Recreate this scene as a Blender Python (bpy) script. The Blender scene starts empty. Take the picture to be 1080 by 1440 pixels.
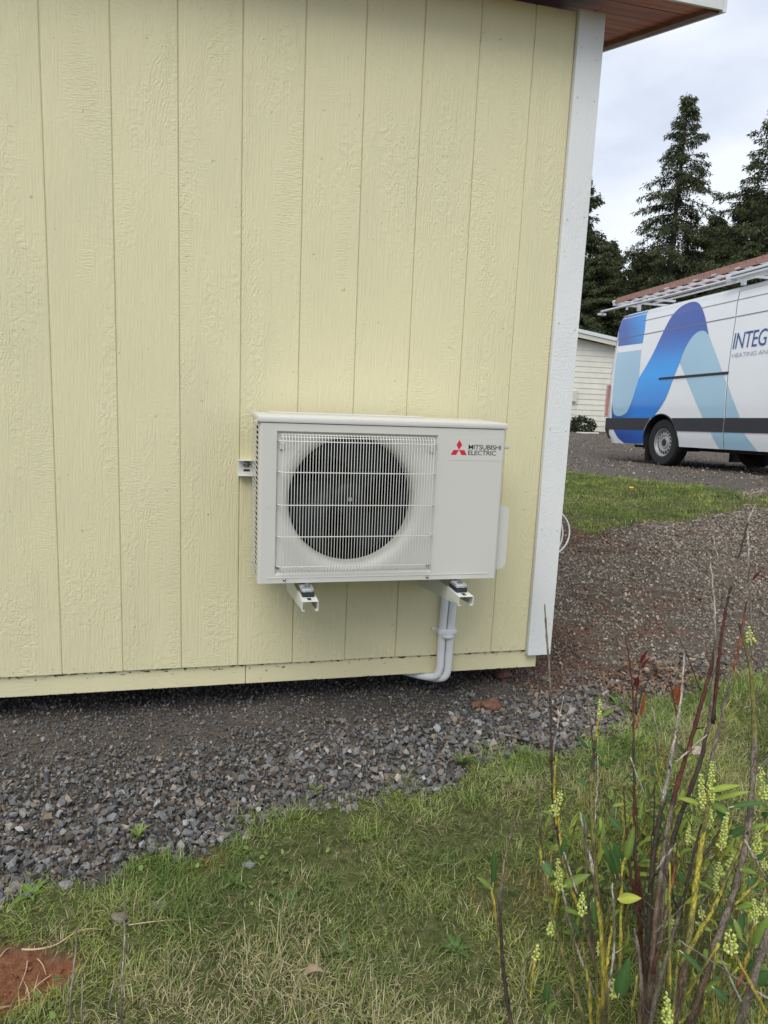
import bpy, bmesh, math, random
import numpy as np
from mathutils import Vector, Matrix, geometry

scene = bpy.context.scene
R = math.radians

# ------------------------------------------------------------------ camera
def make_camera():
    cam = bpy.data.cameras.new('camera'); o = bpy.data.objects.new('camera', cam)
    scene.collection.objects.link(o); scene.camera = o
    pit, yaw, rol = R(9.84), R(14.47), R(2.50)
    fw = Vector((math.sin(yaw)*math.cos(pit), math.cos(yaw)*math.cos(pit), -math.sin(pit)))
    r0 = Vector((math.cos(yaw), -math.sin(yaw), 0)); u0 = r0.cross(fw)
    r = r0*math.cos(rol)+u0*math.sin(rol); u = -r0*math.sin(rol)+u0*math.cos(rol)
    m = Matrix((r, u, -fw)).transposed().to_4x4()
    m.translation = Vector((0.687, -2.586, 1.045))
    o.matrix_world = m
    cam.sensor_fit = 'VERTICAL'; cam.sensor_height = 36.0; cam.lens = 36.0*1000/1440
    cam.clip_start = 0.05; cam.clip_end = 2000
make_camera()

# ------------------------------------------------------------------ sky + sun
SUN_EL, SUN_AZ = 52.0, 212.0          # azimuth clockwise from +Y
w = bpy.data.worlds.new('World'); scene.world = w; w.use_nodes = True
nt = w.node_tree; nt.nodes.clear()
N = nt.nodes.new; L = nt.links.new
out = N('ShaderNodeOutputWorld'); bg = N('ShaderNodeBackground'); bg.inputs[1].default_value = 0.10
sky = N('ShaderNodeTexSky'); sky.sky_type = 'NISHITA'; sky.sun_disc = False
sky.sun_elevation = R(SUN_EL); sky.sun_rotation = R(SUN_AZ)
tc = N('ShaderNodeTexCoord'); mp = N('ShaderNodeMapping'); mp.inputs['Scale'].default_value = (1, 1, 2.6)
mp.inputs['Location'].default_value = (3.1, 1.7, 0.4)
nz = N('ShaderNodeTexNoise'); nz.inputs['Scale'].default_value = 2.6; nz.inputs['Detail'].default_value = 6
nz.inputs['Roughness'].default_value = 0.5; nz.inputs['Distortion'].default_value = 0.15
cr = N('ShaderNodeValToRGB')
cr.color_ramp.elements[0].position = 0.40; cr.color_ramp.elements[0].color = (3.85, 4.2, 4.9, 1)
cr.color_ramp.elements[1].position = 0.60; cr.color_ramp.elements[1].color = (5.35, 5.6, 6.0, 1)
mx = N('ShaderNodeMixRGB'); mx.inputs[0].default_value = 0.92
L(tc.outputs['Generated'], mp.inputs[0]); L(mp.outputs[0], nz.inputs['Vector']); L(nz.outputs[0], cr.inputs[0])
L(sky.outputs[0], mx.inputs[1]); L(cr.outputs[0], mx.inputs[2]); L(mx.outputs[0], bg.inputs[0]); L(bg.outputs[0], out.inputs[0])

sl = bpy.data.lights.new('sun', 'SUN'); sl.energy = 1.2; sl.angle = R(42); sl.color = (1.0, 0.955, 0.88)
so = bpy.data.objects.new('sun', sl); scene.collection.objects.link(so)
az, el = R(SUN_AZ), R(SUN_EL)
sd = Vector((math.sin(az)*math.cos(el), math.cos(az)*math.cos(el), math.sin(el)))
so.rotation_euler = sd.to_track_quat('Z', 'Y').to_euler(); so.location = (0, -6, 8)
vs = scene.view_settings
scene.display_settings.display_device = 'sRGB'
vs.view_transform = 'Standard'; vs.look = 'None'; vs.exposure = 0.90; vs.gamma = 1; vs.use_curve_mapping = False

def sm(t):
    t = np.clip(t, 0.0, 1.0)
    return t*t*(3-2*t)

def ground_z(x, y):
    """height of the terrain (numpy arrays or numbers)"""
    x = np.asarray(x, float); y = np.asarray(y, float)
    z = -0.20 + 0.09*np.clip(y, -3, 0) + 0.20*sm(y/3.0)
    ramp = 0.02 + (7.3-np.clip(y, 1.0, 9.5))*0.0507
    w = sm((x-4.6)/2.4)*sm((14-x)/3.0)*sm((16-y)/5.0)
    z = z*(1-w) + ramp*w
    z = z + 0.006*np.sin(x*7.1+y*3.3) + 0.005*np.sin(x*13.7-y*9.1+1.3) + 0.004*np.sin(x*23.0+y*31.0)
    return z

DATA = {
 'grass_edge': [[0.106,-0.859],[0.198,-0.85],[0.24,-0.816],[0.256,-0.763],[0.333,-0.75],[0.444,-0.752],[0.462,-0.717],[0.586,-0.738],[0.691,-0.705],[0.817,-0.647],[0.901,-0.623],[0.973,-0.585],[1.127,-0.609],[1.184,-0.547],[1.316,-0.54],[1.389,-0.594],[1.499,-0.545],[1.56,-0.461],[1.68,-0.447],[1.811,-0.382],[1.952,-0.443],[2.066,-0.372],[2.189,-0.371],[2.312,-0.324],[2.485,-0.19],[2.612,-0.125],[2.787,-0.079],[2.989,-0.026],[3.249,0.02],[3.883,0.149]],
 'far_grass': [[4.853,6.074],[5.399,6.086],[5.62,5.594],[5.804,4.975],[5.966,4.353],[6.118,3.948],[6.054,3.667],[5.969,3.453],[5.742,3.118],[5.569,2.965],[5.472,2.85],[5.335,2.883],[5.14,2.819],[4.817,2.787],[4.552,2.72],[4.307,2.7],[3.984,2.521],[3.758,2.372],[3.626,2.361],[3.584,2.433],[3.655,2.704],[3.761,3.095],[3.606,3.426]],
 'far_grass_b': [[5.835,3.151],[6.019,3.25],[6.18,3.319],[7.129,3.227],[6.195,2.359],[5.841,2.768],[5.741,2.825],[5.64,2.867],[5.653,2.957]],
 'soil': [[0.115,-0.89],[0.218,-0.931],[0.258,-0.937],[0.301,-0.996],[0.35,-1.013],[0.386,-1.045],[0.394,-1.08],[0.381,-1.107],[0.347,-1.116],[0.324,-1.143],[0.303,-1.172],[0.213,-1.228]],
 'spots': {'clod_a':[1.8,-0.117],'clod_b':[1.756,-0.09],'clod_c':[1.96,0.143],'clod_d':[1.942,-0.003],'stone_a':[0.582,-0.913],'stone_b':[0.345,-0.809],'stone_c':[0.486,-0.936],'stone_d':[0.66,-0.722],'stone_e':[0.807,-0.814],'stone_f':[2.439,-0.522],'brown_a':[0.694,-0.767],'tuft_a':[0.51,-0.671],'tuft_b':[1.035,-0.538],'tuft_c':[1.546,-0.485],'tuft_d':[2.34,-0.167],'leaf_a':[0.263,-0.815],'leaf_b':[0.89,-0.95],'leaf_c':[1.809,-0.405],'leaf_d':[0.767,-0.876],'leaf_e':[1.21,-0.893],'leaf_f':[1.007,-1.123],'leaf_g':[1.283,-1.16],'leaf_h':[0.914,-0.726],'leaf_i':[1.06,-1.038],'leaf_j':[2.34,-0.229],'dead_a':[0.928,-1.194],'moss':[1.484,-1.035],'pale':[1.64,-0.786],'dand':[5.199,4.187]},
 'roots': [[[0.281,-0.997],[0.315,-1.006],[0.353,-0.993],[0.386,-0.965],[0.412,-0.958],[0.451,-0.961]],[[0.51,-0.966],[0.57,-0.974],[0.642,-0.975]],[[0.294,-1.006],[0.296,-1.034],[0.289,-1.068]],[[0.315,-1.006],[0.33,-1.026],[0.341,-1.047]],[[0.353,-1.051],[0.331,-1.068],[0.302,-1.098]],[[0.23,-0.981],[0.241,-0.967],[0.251,-0.961]],[[0.343,-1.111],[0.359,-1.106],[0.369,-1.104],[0.368,-1.138]],[[0.263,-1.115],[0.286,-1.114]],[[0.293,-1.131],[0.281,-1.15]],[[0.307,-1.086],[0.307,-1.071]]],
 'stems': [(['grey','grey','grey','dark','dark','dark','dark','dark','olive','yellow','olive','brown','olive','yellow','yellow'],0.002,0.0053,[[1.44,-1.166,0.577],[1.442,-1.182,0.536],[1.442,-1.204,0.459],[1.444,-1.225,0.385],[1.439,-1.241,0.332],[1.439,-1.261,0.265],[1.434,-1.281,0.187],[1.434,-1.299,0.134],[1.438,-1.311,0.117],[1.438,-1.324,0.089],[1.441,-1.337,0.062],[1.452,-1.36,-0.008],[1.479,-1.384,-0.055],[1.489,-1.401,-0.095],[1.496,-1.417,-0.131],[1.499,-1.437,-0.195],[1.496,-1.455,-0.255],[1.521,-1.43,-0.353]]),(['pale'],0.0013,0.0024,[[1.472,-1.23,0.381],[1.458,-1.239,0.313],[1.451,-1.245,0.268],[1.447,-1.248,0.248]]),(['grey'],0.0013,0.002,[[1.438,-1.204,0.365],[1.442,-1.217,0.354],[1.444,-1.23,0.341]]),(['yellow'],0.0023,0.0039,[[1.437,-1.284,0.268],[1.432,-1.29,0.236],[1.429,-1.298,0.198],[1.43,-1.301,0.192],[1.432,-1.312,0.15],[1.433,-1.319,0.123]]),(['yellow'],0.0027,0.003,[[1.435,-1.314,0.152],[1.432,-1.327,0.133],[1.432,-1.343,0.107],[1.429,-1.357,0.081]]),(['grey','grey','grey','dark','olive'],0.0013,0.0024,[[1.535,-1.175,0.43],[1.542,-1.198,0.398],[1.545,-1.224,0.346],[1.543,-1.248,0.296],[1.538,-1.269,0.26]]),(['yellow','yellow','dark','dark','olive','olive','olive','olive','yellow','yellow','olive','brown'],0.0028,0.0067,[[1.551,-1.258,0.34],[1.538,-1.269,0.322],[1.529,-1.282,0.29],[1.527,-1.297,0.267],[1.511,-1.306,0.249],[1.505,-1.321,0.216],[1.5,-1.335,0.189],[1.497,-1.353,0.142],[1.497,-1.378,0.059],[1.502,-1.408,-0.039],[1.503,-1.433,-0.119],[1.506,-1.453,-0.169],[1.511,-1.477,-0.236],[1.533,-1.448,-0.355]]),(['pale'],0.0016,0.0016,[[1.536,-1.289,0.262],[1.536,-1.299,0.237],[1.53,-1.31,0.194],[1.523,-1.32,0.158],[1.518,-1.332,0.113]]),(['red','red','red','red','dark','dark','red','red','dark','red','red','red','brown'],0.0014,0.0055,[[1.663,-1.155,0.494],[1.668,-1.176,0.445],[1.669,-1.198,0.39],[1.667,-1.221,0.32],[1.658,-1.234,0.295],[1.65,-1.256,0.227],[1.648,-1.278,0.163],[1.641,-1.285,0.173],[1.634,-1.304,0.123],[1.628,-1.326,0.055],[1.624,-1.344,0.013],[1.624,-1.368,-0.058],[1.626,-1.394,-0.14],[1.628,-1.435,-0.303],[1.626,-1.414,-0.349]]),(['dark'],0.0017,0.0029,[[1.724,-1.187,0.401],[1.711,-1.19,0.384],[1.694,-1.196,0.348],[1.683,-1.204,0.307]]),(['orange'],0.0022,0.0022,[[1.708,-1.191,0.358],[1.701,-1.198,0.323],[1.696,-1.205,0.3],[1.683,-1.21,0.273]]),(['red'],0.0012,0.0025,[[1.712,-1.159,0.423],[1.705,-1.166,0.4],[1.698,-1.175,0.372],[1.691,-1.186,0.331],[1.687,-1.195,0.306]]),(['grey'],0.001,0.0017,[[1.698,-1.154,0.429],[1.694,-1.177,0.412]]),(['red','red','brown','grey'],0.0017,0.0033,[[1.763,-1.199,0.389],[1.769,-1.217,0.357],[1.772,-1.234,0.325],[1.766,-1.244,0.319],[1.759,-1.262,0.266],[1.748,-1.277,0.226]]),(['grey','pale','pale','pale','pale','pale','dark','dark','dark','dark','dark','brown','brown'],0.0018,0.0075,[[1.778,-1.224,0.505],[1.766,-1.249,0.426],[1.749,-1.271,0.359],[1.741,-1.281,0.372],[1.717,-1.306,0.272],[1.694,-1.325,0.211],[1.676,-1.344,0.157],[1.656,-1.358,0.128],[1.639,-1.376,0.082],[1.625,-1.399,0.013],[1.614,-1.421,-0.048],[1.6,-1.44,-0.097],[1.592,-1.479,-0.251],[1.598,-1.449,-0.357]]),(['brown','red','dark'],0.0009,0.0022,[[1.777,-1.158,0.525],[1.792,-1.179,0.496],[1.798,-1.199,0.467],[1.805,-1.218,0.438],[1.808,-1.237,0.407],[1.812,-1.255,0.383]]),(['dark','red','red','red','red','red','grey','grey','brown','brown','brown','brown'],0.004,0.0066,[[1.803,-1.294,0.503],[1.789,-1.309,0.457],[1.774,-1.318,0.436],[1.754,-1.328,0.404],[1.742,-1.344,0.356],[1.713,-1.357,0.293],[1.692,-1.368,0.256],[1.671,-1.379,0.219],[1.654,-1.396,0.153],[1.639,-1.409,0.112],[1.625,-1.425,0.059],[1.614,-1.442,0.002],[1.599,-1.458,-0.055],[1.591,-1.479,-0.127],[1.582,-1.504,-0.225],[1.59,-1.469,-0.358]]),(['grey','pale','dark','dark','grey','dark','red','red','red','dark'],0.001,0.0047,[[1.928,-1.224,0.84],[1.91,-1.23,0.809],[1.895,-1.238,0.777],[1.884,-1.247,0.743],[1.869,-1.257,0.701],[1.855,-1.264,0.67],[1.839,-1.274,0.625],[1.823,-1.284,0.576],[1.812,-1.295,0.532],[1.808,-1.308,0.485],[1.791,-1.32,0.426],[1.784,-1.339,0.343]]),(['grey','pale','grey','grey','grey'],0.002,0.0032,[[1.918,-1.208,0.798],[1.912,-1.231,0.72],[1.905,-1.252,0.65],[1.903,-1.273,0.589],[1.898,-1.292,0.535]]),(['dark','grey'],0.001,0.002,[[1.889,-1.194,0.836],[1.9,-1.197,0.831],[1.909,-1.201,0.823],[1.916,-1.209,0.79]]),(['pale','pale','grey','grey','dark','dark','grey','grey','dark'],0.0016,0.0068,[[1.791,-1.255,0.705],[1.795,-1.272,0.651],[1.794,-1.289,0.59],[1.794,-1.308,0.523],[1.784,-1.323,0.456],[1.778,-1.337,0.406],[1.76,-1.349,0.35],[1.754,-1.367,0.275],[1.717,-1.377,0.206],[1.675,-1.384,0.142],[1.657,-1.4,0.063],[1.646,-1.413,0.008],[1.628,-1.435,-0.106],[1.62,-1.469,-0.268],[1.62,-1.441,-0.355]]),(['pale','grey'],0.0008,0.0014,[[1.851,-1.178,0.753],[1.834,-1.225,0.701],[1.818,-1.271,0.65]]),(['grey'],0.001,0.002,[[1.854,-1.281,0.648],[1.842,-1.282,0.627],[1.831,-1.281,0.617]]),(['grey'],0.001,0.002,[[1.837,-1.311,0.455],[1.822,-1.311,0.433],[1.81,-1.312,0.412]]),(['red','orange','orange','grey','grey','grey','dark'],0.0019,0.0046,[[1.857,-1.309,0.616],[1.847,-1.319,0.569],[1.833,-1.33,0.515],[1.825,-1.338,0.482],[1.812,-1.343,0.462],[1.798,-1.353,0.412],[1.789,-1.362,0.374],[1.768,-1.37,0.328],[1.752,-1.381,0.27],[1.738,-1.395,0.195]]),(['dark','olive','olive','olive','olive','grey','grey','grey','grey','grey','grey','brown','brown','brown'],0.003,0.009,[[1.796,-1.361,0.585],[1.805,-1.385,0.537],[1.805,-1.402,0.505],[1.798,-1.421,0.46],[1.795,-1.44,0.42],[1.787,-1.463,0.344],[1.773,-1.491,0.238],[1.75,-1.511,0.161],[1.728,-1.529,0.097],[1.696,-1.543,0.038],[1.661,-1.555,-0.008],[1.637,-1.571,-0.064],[1.608,-1.59,-0.143],[1.61,-1.538,-0.356]]),(['grey'],0.0012,0.0022,[[1.841,-1.378,0.673],[1.825,-1.381,0.632],[1.817,-1.387,0.589],[1.809,-1.397,0.52]]),(['grey'],0.0012,0.0022,[[1.843,-1.392,0.6],[1.832,-1.4,0.538],[1.815,-1.405,0.488]]),(['grey'],0.0012,0.0022,[[1.843,-1.411,0.492],[1.825,-1.415,0.445],[1.815,-1.417,0.422]]),(['grey'],0.0022,0.003,[[1.844,-1.443,0.316],[1.824,-1.441,0.3],[1.816,-1.442,0.279]]),(['yellow','olive','yellow','yellow','yellow','olive','brown','brown','brown'],0.0044,0.0083,[[1.695,-1.455,0.268],[1.685,-1.471,0.223],[1.665,-1.483,0.184],[1.653,-1.499,0.135],[1.643,-1.512,0.109],[1.626,-1.529,0.05],[1.611,-1.546,-0.008],[1.594,-1.563,-0.07],[1.577,-1.582,-0.145],[1.586,-1.532,-0.358]]),(['dark','dark','dark','grey','grey','grey','grey'],0.0022,0.0064,[[1.705,-1.433,0.171],[1.674,-1.452,0.098],[1.66,-1.469,0.061],[1.634,-1.487,0.002],[1.604,-1.502,-0.05],[1.579,-1.517,-0.09],[1.555,-1.541,-0.181],[1.568,-1.499,-0.357]]),(['yellow','olive','yellow','yellow','olive'],0.0029,0.0048,[[1.745,-1.506,0.174],[1.717,-1.524,0.146],[1.658,-1.547,0.053],[1.619,-1.563,0.024],[1.568,-1.578,-0.016]]),(['yellow'],0.0029,0.0028,[[1.798,-1.514,0.088],[1.751,-1.526,0.068],[1.715,-1.539,0.06]]),(['dark','grey','grey','grey','dark','dark','dark','dark','brown','brown'],0.0014,0.0054,[[1.287,-1.417,0.245],[1.268,-1.429,0.193],[1.251,-1.443,0.133],[1.243,-1.455,0.099],[1.24,-1.467,0.069],[1.237,-1.485,0.011],[1.241,-1.502,-0.036],[1.243,-1.519,-0.08],[1.244,-1.535,-0.124],[1.319,-1.494,-0.354]]),(['yellow','yellow','olive','yellow','dark'],0.0028,0.0034,[[1.23,-1.449,0.1],[1.234,-1.462,0.062],[1.236,-1.475,0.021],[1.239,-1.489,-0.022],[1.243,-1.499,-0.043]]),(['grey','grey','dark','yellow','brown','olive','olive','olive','olive','olive','olive','olive'],0.0015,0.0057,[[1.397,-1.293,0.215],[1.392,-1.316,0.15],[1.388,-1.334,0.111],[1.383,-1.35,0.083],[1.378,-1.364,0.069],[1.381,-1.384,0.032],[1.385,-1.403,-0.001],[1.39,-1.425,-0.046],[1.404,-1.45,-0.097],[1.415,-1.472,-0.134],[1.425,-1.492,-0.161],[1.429,-1.51,-0.187],[1.467,-1.474,-0.356]]),(['yellow'],0.0022,0.0025,[[1.412,-1.382,0.034],[1.407,-1.387,-0.001],[1.404,-1.393,-0.039]]),(['pale','grey','pale','brown','yellow','yellow','yellow','olive','brown'],0.0022,0.0057,[[1.436,-1.399,0.206],[1.444,-1.414,0.162],[1.451,-1.429,0.121],[1.455,-1.439,0.101],[1.461,-1.455,0.045],[1.465,-1.473,-0.018],[1.467,-1.487,-0.064],[1.464,-1.5,-0.11],[1.46,-1.517,-0.185],[1.492,-1.48,-0.356]]),(['grey','grey','dark','dark','brown'],0.0022,0.003,[[1.469,-1.374,0.159],[1.466,-1.4,0.04],[1.469,-1.418,-0.026],[1.47,-1.428,-0.053],[1.48,-1.443,-0.093]]),(['pale'],0.0022,0.0022,[[1.405,-1.406,0.123],[1.411,-1.424,0.089],[1.42,-1.443,0.056]]),(['pale','grey','grey','pale','grey'],0.0022,0.0028,[[1.392,-1.435,0.062],[1.392,-1.458,0.019],[1.398,-1.482,-0.019],[1.409,-1.506,-0.048],[1.422,-1.533,-0.094]]),(['pale','grey','pale','grey'],0.0021,0.0028,[[1.466,-1.488,0.106],[1.47,-1.505,0.045],[1.469,-1.52,-0.01],[1.458,-1.534,-0.077],[1.444,-1.541,-0.105]]),(['grey'],0.0008,0.0014,[[1.457,-1.491,0.076],[1.465,-1.499,0.044]]),(['yellow','yellow','olive'],0.0029,0.0035,[[1.516,-1.451,0.147],[1.5,-1.461,0.119],[1.494,-1.478,0.058],[1.494,-1.501,-0.019],[1.489,-1.514,-0.055],[1.478,-1.529,-0.105]]),(['yellow','yellow','yellow','olive'],0.0027,0.0033,[[1.294,-1.523,0.013],[1.286,-1.533,-0.017],[1.278,-1.544,-0.048],[1.274,-1.553,-0.068]]),(['olive','olive','yellow'],0.0027,0.0039,[[1.277,-1.53,-0.054],[1.286,-1.56,-0.089],[1.286,-1.58,-0.086],[1.353,-1.53,-0.358]]),(['grey'],0.001,0.002,[[1.309,-1.505,0.015],[1.268,-1.507,-0.026],[1.262,-1.512,-0.031],[1.276,-1.529,-0.077],[1.295,-1.544,-0.106]]),(['grey'],0.0008,0.0013,[[1.353,-1.548,-0.041],[1.329,-1.546,-0.064],[1.313,-1.545,-0.083],[1.301,-1.548,-0.115]]),(['olive','yellow','yellow'],0.0027,0.004,[[1.388,-1.525,0.02],[1.391,-1.539,-0.016],[1.397,-1.554,-0.054],[1.401,-1.574,-0.117],[1.445,-1.525,-0.369]]),(['yellow','yellow'],0.0028,0.0034,[[1.466,-1.503,0.022],[1.451,-1.519,-0.033],[1.444,-1.531,-0.048]]),(['pale','grey','pale'],0.0011,0.0022,[[1.555,-1.584,0.046],[1.579,-1.663,0.054],[1.611,-1.743,0.059]]),(['grey','pale','grey'],0.0013,0.0027,[[1.611,-1.62,0.046],[1.597,-1.67,0.037],[1.598,-1.73,-0.002]]),(['pale','grey'],0.0024,0.0027,[[1.689,-1.566,0.226],[1.707,-1.588,0.183],[1.719,-1.606,0.161]]),(['pale'],0.0009,0.0021,[[1.602,-1.489,0.176],[1.571,-1.488,0.14],[1.564,-1.489,0.123]]),(['grey'],0.001,0.0018,[[1.616,-1.515,0.056],[1.587,-1.511,0.032],[1.56,-1.511,-0.004]]),(['dark','grey'],0.001,0.0018,[[1.62,-1.522,0.022],[1.607,-1.524,-0.01],[1.564,-1.515,-0.024]]),(['pale','orange'],0.0012,0.0017,[[1.726,-1.202,0.323],[1.739,-1.23,0.244],[1.747,-1.252,0.188]]),(['pale','grey'],0.0016,0.0019,[[1.618,-1.291,0.253],[1.629,-1.325,0.197],[1.643,-1.359,0.143]]),(['pale'],0.0016,0.0023,[[1.758,-1.356,0.328],[1.716,-1.36,0.301],[1.678,-1.365,0.275]]),(['yellow','yellow'],0.003,0.0029,[[1.571,-1.702,0.115],[1.579,-1.73,0.088],[1.596,-1.763,0.045]]),(['yellow','yellow','orange','olive'],0.0029,0.0039,[[1.662,-1.643,0.106],[1.654,-1.65,0.054],[1.645,-1.655,0.017],[1.618,-1.658,-0.038]]),(['dark'],0.0018,0.0026,[[1.517,-1.423,0.073],[1.551,-1.442,0.013],[1.581,-1.46,-0.041]]),(['dark'],0.0016,0.0022,[[1.54,-1.411,0.054],[1.566,-1.424,0.02],[1.59,-1.439,-0.028]]),(['dark'],0.0021,0.003,[[1.629,-1.431,0.072],[1.641,-1.44,0.037],[1.657,-1.453,-0.011]]),(['dark'],0.002,0.0029,[[1.7,-1.491,0.194],[1.672,-1.492,0.148],[1.662,-1.493,0.127]]),(['red'],0.0015,0.0021,[[1.603,-1.299,0.185],[1.606,-1.317,0.092],[1.613,-1.328,0.041]]),(['dark'],0.0015,0.0021,[[1.67,-1.314,0.199],[1.673,-1.328,0.125],[1.668,-1.335,0.08]]),(['red'],0.0033,0.0047,[[1.587,-1.358,0.066],[1.596,-1.37,0.015],[1.605,-1.381,-0.035],[1.619,-1.398,-0.107]]),(['red'],0.0027,0.0039,[[1.608,-1.367,0.048],[1.612,-1.376,0.001],[1.622,-1.389,-0.056]]),(['dark'],0.0009,0.0014,[[1.662,-1.414,0.213],[1.686,-1.43,0.161]]),(['dark'],0.0016,0.0022,[[1.59,-1.424,0.056],[1.585,-1.431,0.007],[1.588,-1.442,-0.045]]),(['dark'],0.0016,0.0023,[[1.634,-1.372,0.117],[1.632,-1.384,0.045],[1.631,-1.393,-0.005]]),(['brown'],0.0015,0.0021,[[1.658,-1.538,0.102],[1.632,-1.537,0.068]]),(['red','orange','brown','red'],0.0015,0.0037,[[1.656,-1.43,0.118],[1.642,-1.446,0.065],[1.625,-1.462,0.009],[1.605,-1.478,-0.046],[1.582,-1.494,-0.114]]),(['grey','grey','brown'],0.0061,0.0078,[[1.626,-1.708,0.159],[1.603,-1.72,0.101],[1.579,-1.731,0.041],[1.563,-1.742,-0.001],[1.574,-1.66,-0.373]]),(['grey','brown'],0.003,0.0058,[[1.556,-1.453,-0.038],[1.558,-1.471,-0.059],[1.558,-1.498,-0.129],[1.554,-1.523,-0.199],[1.567,-1.484,-0.357]]),(['yellow','olive','yellow'],0.0024,0.0031,[[1.563,-1.524,0.163],[1.557,-1.555,0.036],[1.552,-1.583,-0.068]]),(['yellow','olive','yellow'],0.0024,0.0031,[[1.581,-1.558,-0.003],[1.568,-1.577,-0.072],[1.555,-1.595,-0.128]]),(['yellow','olive','yellow'],0.0024,0.0031,[[1.65,-1.588,-0.074],[1.642,-1.616,-0.124]]),(['yellow','olive','yellow'],0.0024,0.0031,[[1.631,-1.588,-0.097],[1.643,-1.596,-0.069],[1.68,-1.606,-0.015]]),(['yellow','olive','yellow'],0.0024,0.0031,[[1.502,-1.547,-0.055],[1.481,-1.57,-0.096]]),(['yellow','olive','yellow'],0.0024,0.0031,[[1.65,-1.575,-0.0],[1.634,-1.592,-0.057],[1.63,-1.613,-0.124]]),(['yellow','olive','yellow'],0.0024,0.0031,[[1.59,-1.577,-0.099],[1.624,-1.584,-0.025],[1.642,-1.589,0.028]]),(['yellow','olive','yellow'],0.0024,0.0031,[[1.735,-1.607,-0.054],[1.717,-1.635,-0.12]]),(['yellow','olive','yellow'],0.0024,0.0031,[[1.675,-1.607,-0.14],[1.687,-1.608,-0.07],[1.698,-1.616,-0.039]]),(['yellow','olive','yellow'],0.0024,0.0031,[[1.622,-1.593,-0.142],[1.617,-1.602,-0.081]]),(['yellow','olive','yellow'],0.0024,0.0031,[[1.606,-1.585,-0.117],[1.568,-1.598,-0.127]]),(['yellow','olive','yellow'],0.0024,0.0031,[[1.713,-1.577,0.08],[1.7,-1.591,0.042],[1.695,-1.602,0.03]]),(['yellow','olive','yellow'],0.0024,0.0031,[[1.672,-1.606,-0.14],[1.661,-1.613,-0.079]])],
 'spikes': [([1.552,-1.252,0.376],[1.551,-1.258,0.34],0.0061),([1.442,-1.308,0.197],[1.429,-1.313,0.15],0.0117),([1.412,-1.373,0.083],[1.414,-1.384,0.024],0.0089),([1.388,-1.408,-0.026],[1.389,-1.413,-0.056],0.0084),([1.42,-1.461,0.071],[1.42,-1.468,0.031],0.0094),([1.297,-1.522,0.024],[1.294,-1.525,0.0],0.0063),([1.561,-1.692,0.155],[1.565,-1.699,0.121],0.0137),([1.445,-1.7,0.061],[1.446,-1.709,0.01],0.0102),([1.715,-1.488,0.228],[1.704,-1.497,0.161],0.0085),([1.699,-1.447,0.319],[1.694,-1.46,0.24],0.0091),([1.677,-1.446,0.292],[1.681,-1.459,0.228],0.008),([1.702,-1.454,0.223],[1.701,-1.461,0.186],0.0074),([1.834,-1.45,0.262],[1.832,-1.455,0.231],0.0124),([1.808,-1.481,0.167],[1.803,-1.487,0.127],0.0084),([1.738,-1.562,0.086],[1.738,-1.569,0.043],0.0083),([1.755,-1.552,0.166],[1.757,-1.555,0.152],0.0073),([1.741,-1.457,0.091],[1.741,-1.462,0.063],0.0106),([1.703,-1.463,-0.002],[1.706,-1.468,-0.022],0.0078),([1.77,-1.461,0.106],[1.761,-1.463,0.085],0.0089),([1.594,-1.709,-0.007],[1.592,-1.711,-0.022],0.0064),([1.679,-1.429,0.158],[1.677,-1.433,0.133],0.0064),([1.736,-1.46,0.063],[1.734,-1.465,0.035],0.0064),([1.754,-1.567,0.077],[1.757,-1.571,0.06],0.0099),([1.481,-1.507,-0.098],[1.478,-1.512,-0.128],0.0074),([1.462,-1.471,-0.042],[1.462,-1.474,-0.059],0.0044),([1.645,-1.453,-0.025],[1.643,-1.456,-0.046],0.0053),([1.802,-1.384,0.582],[1.806,-1.391,0.553],0.01),([1.706,-1.457,0.215],[1.693,-1.459,0.184],0.0059),([1.827,-1.442,0.297],[1.824,-1.446,0.268],0.0088),([1.806,-1.48,0.171],[1.801,-1.486,0.131],0.0098)],
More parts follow.
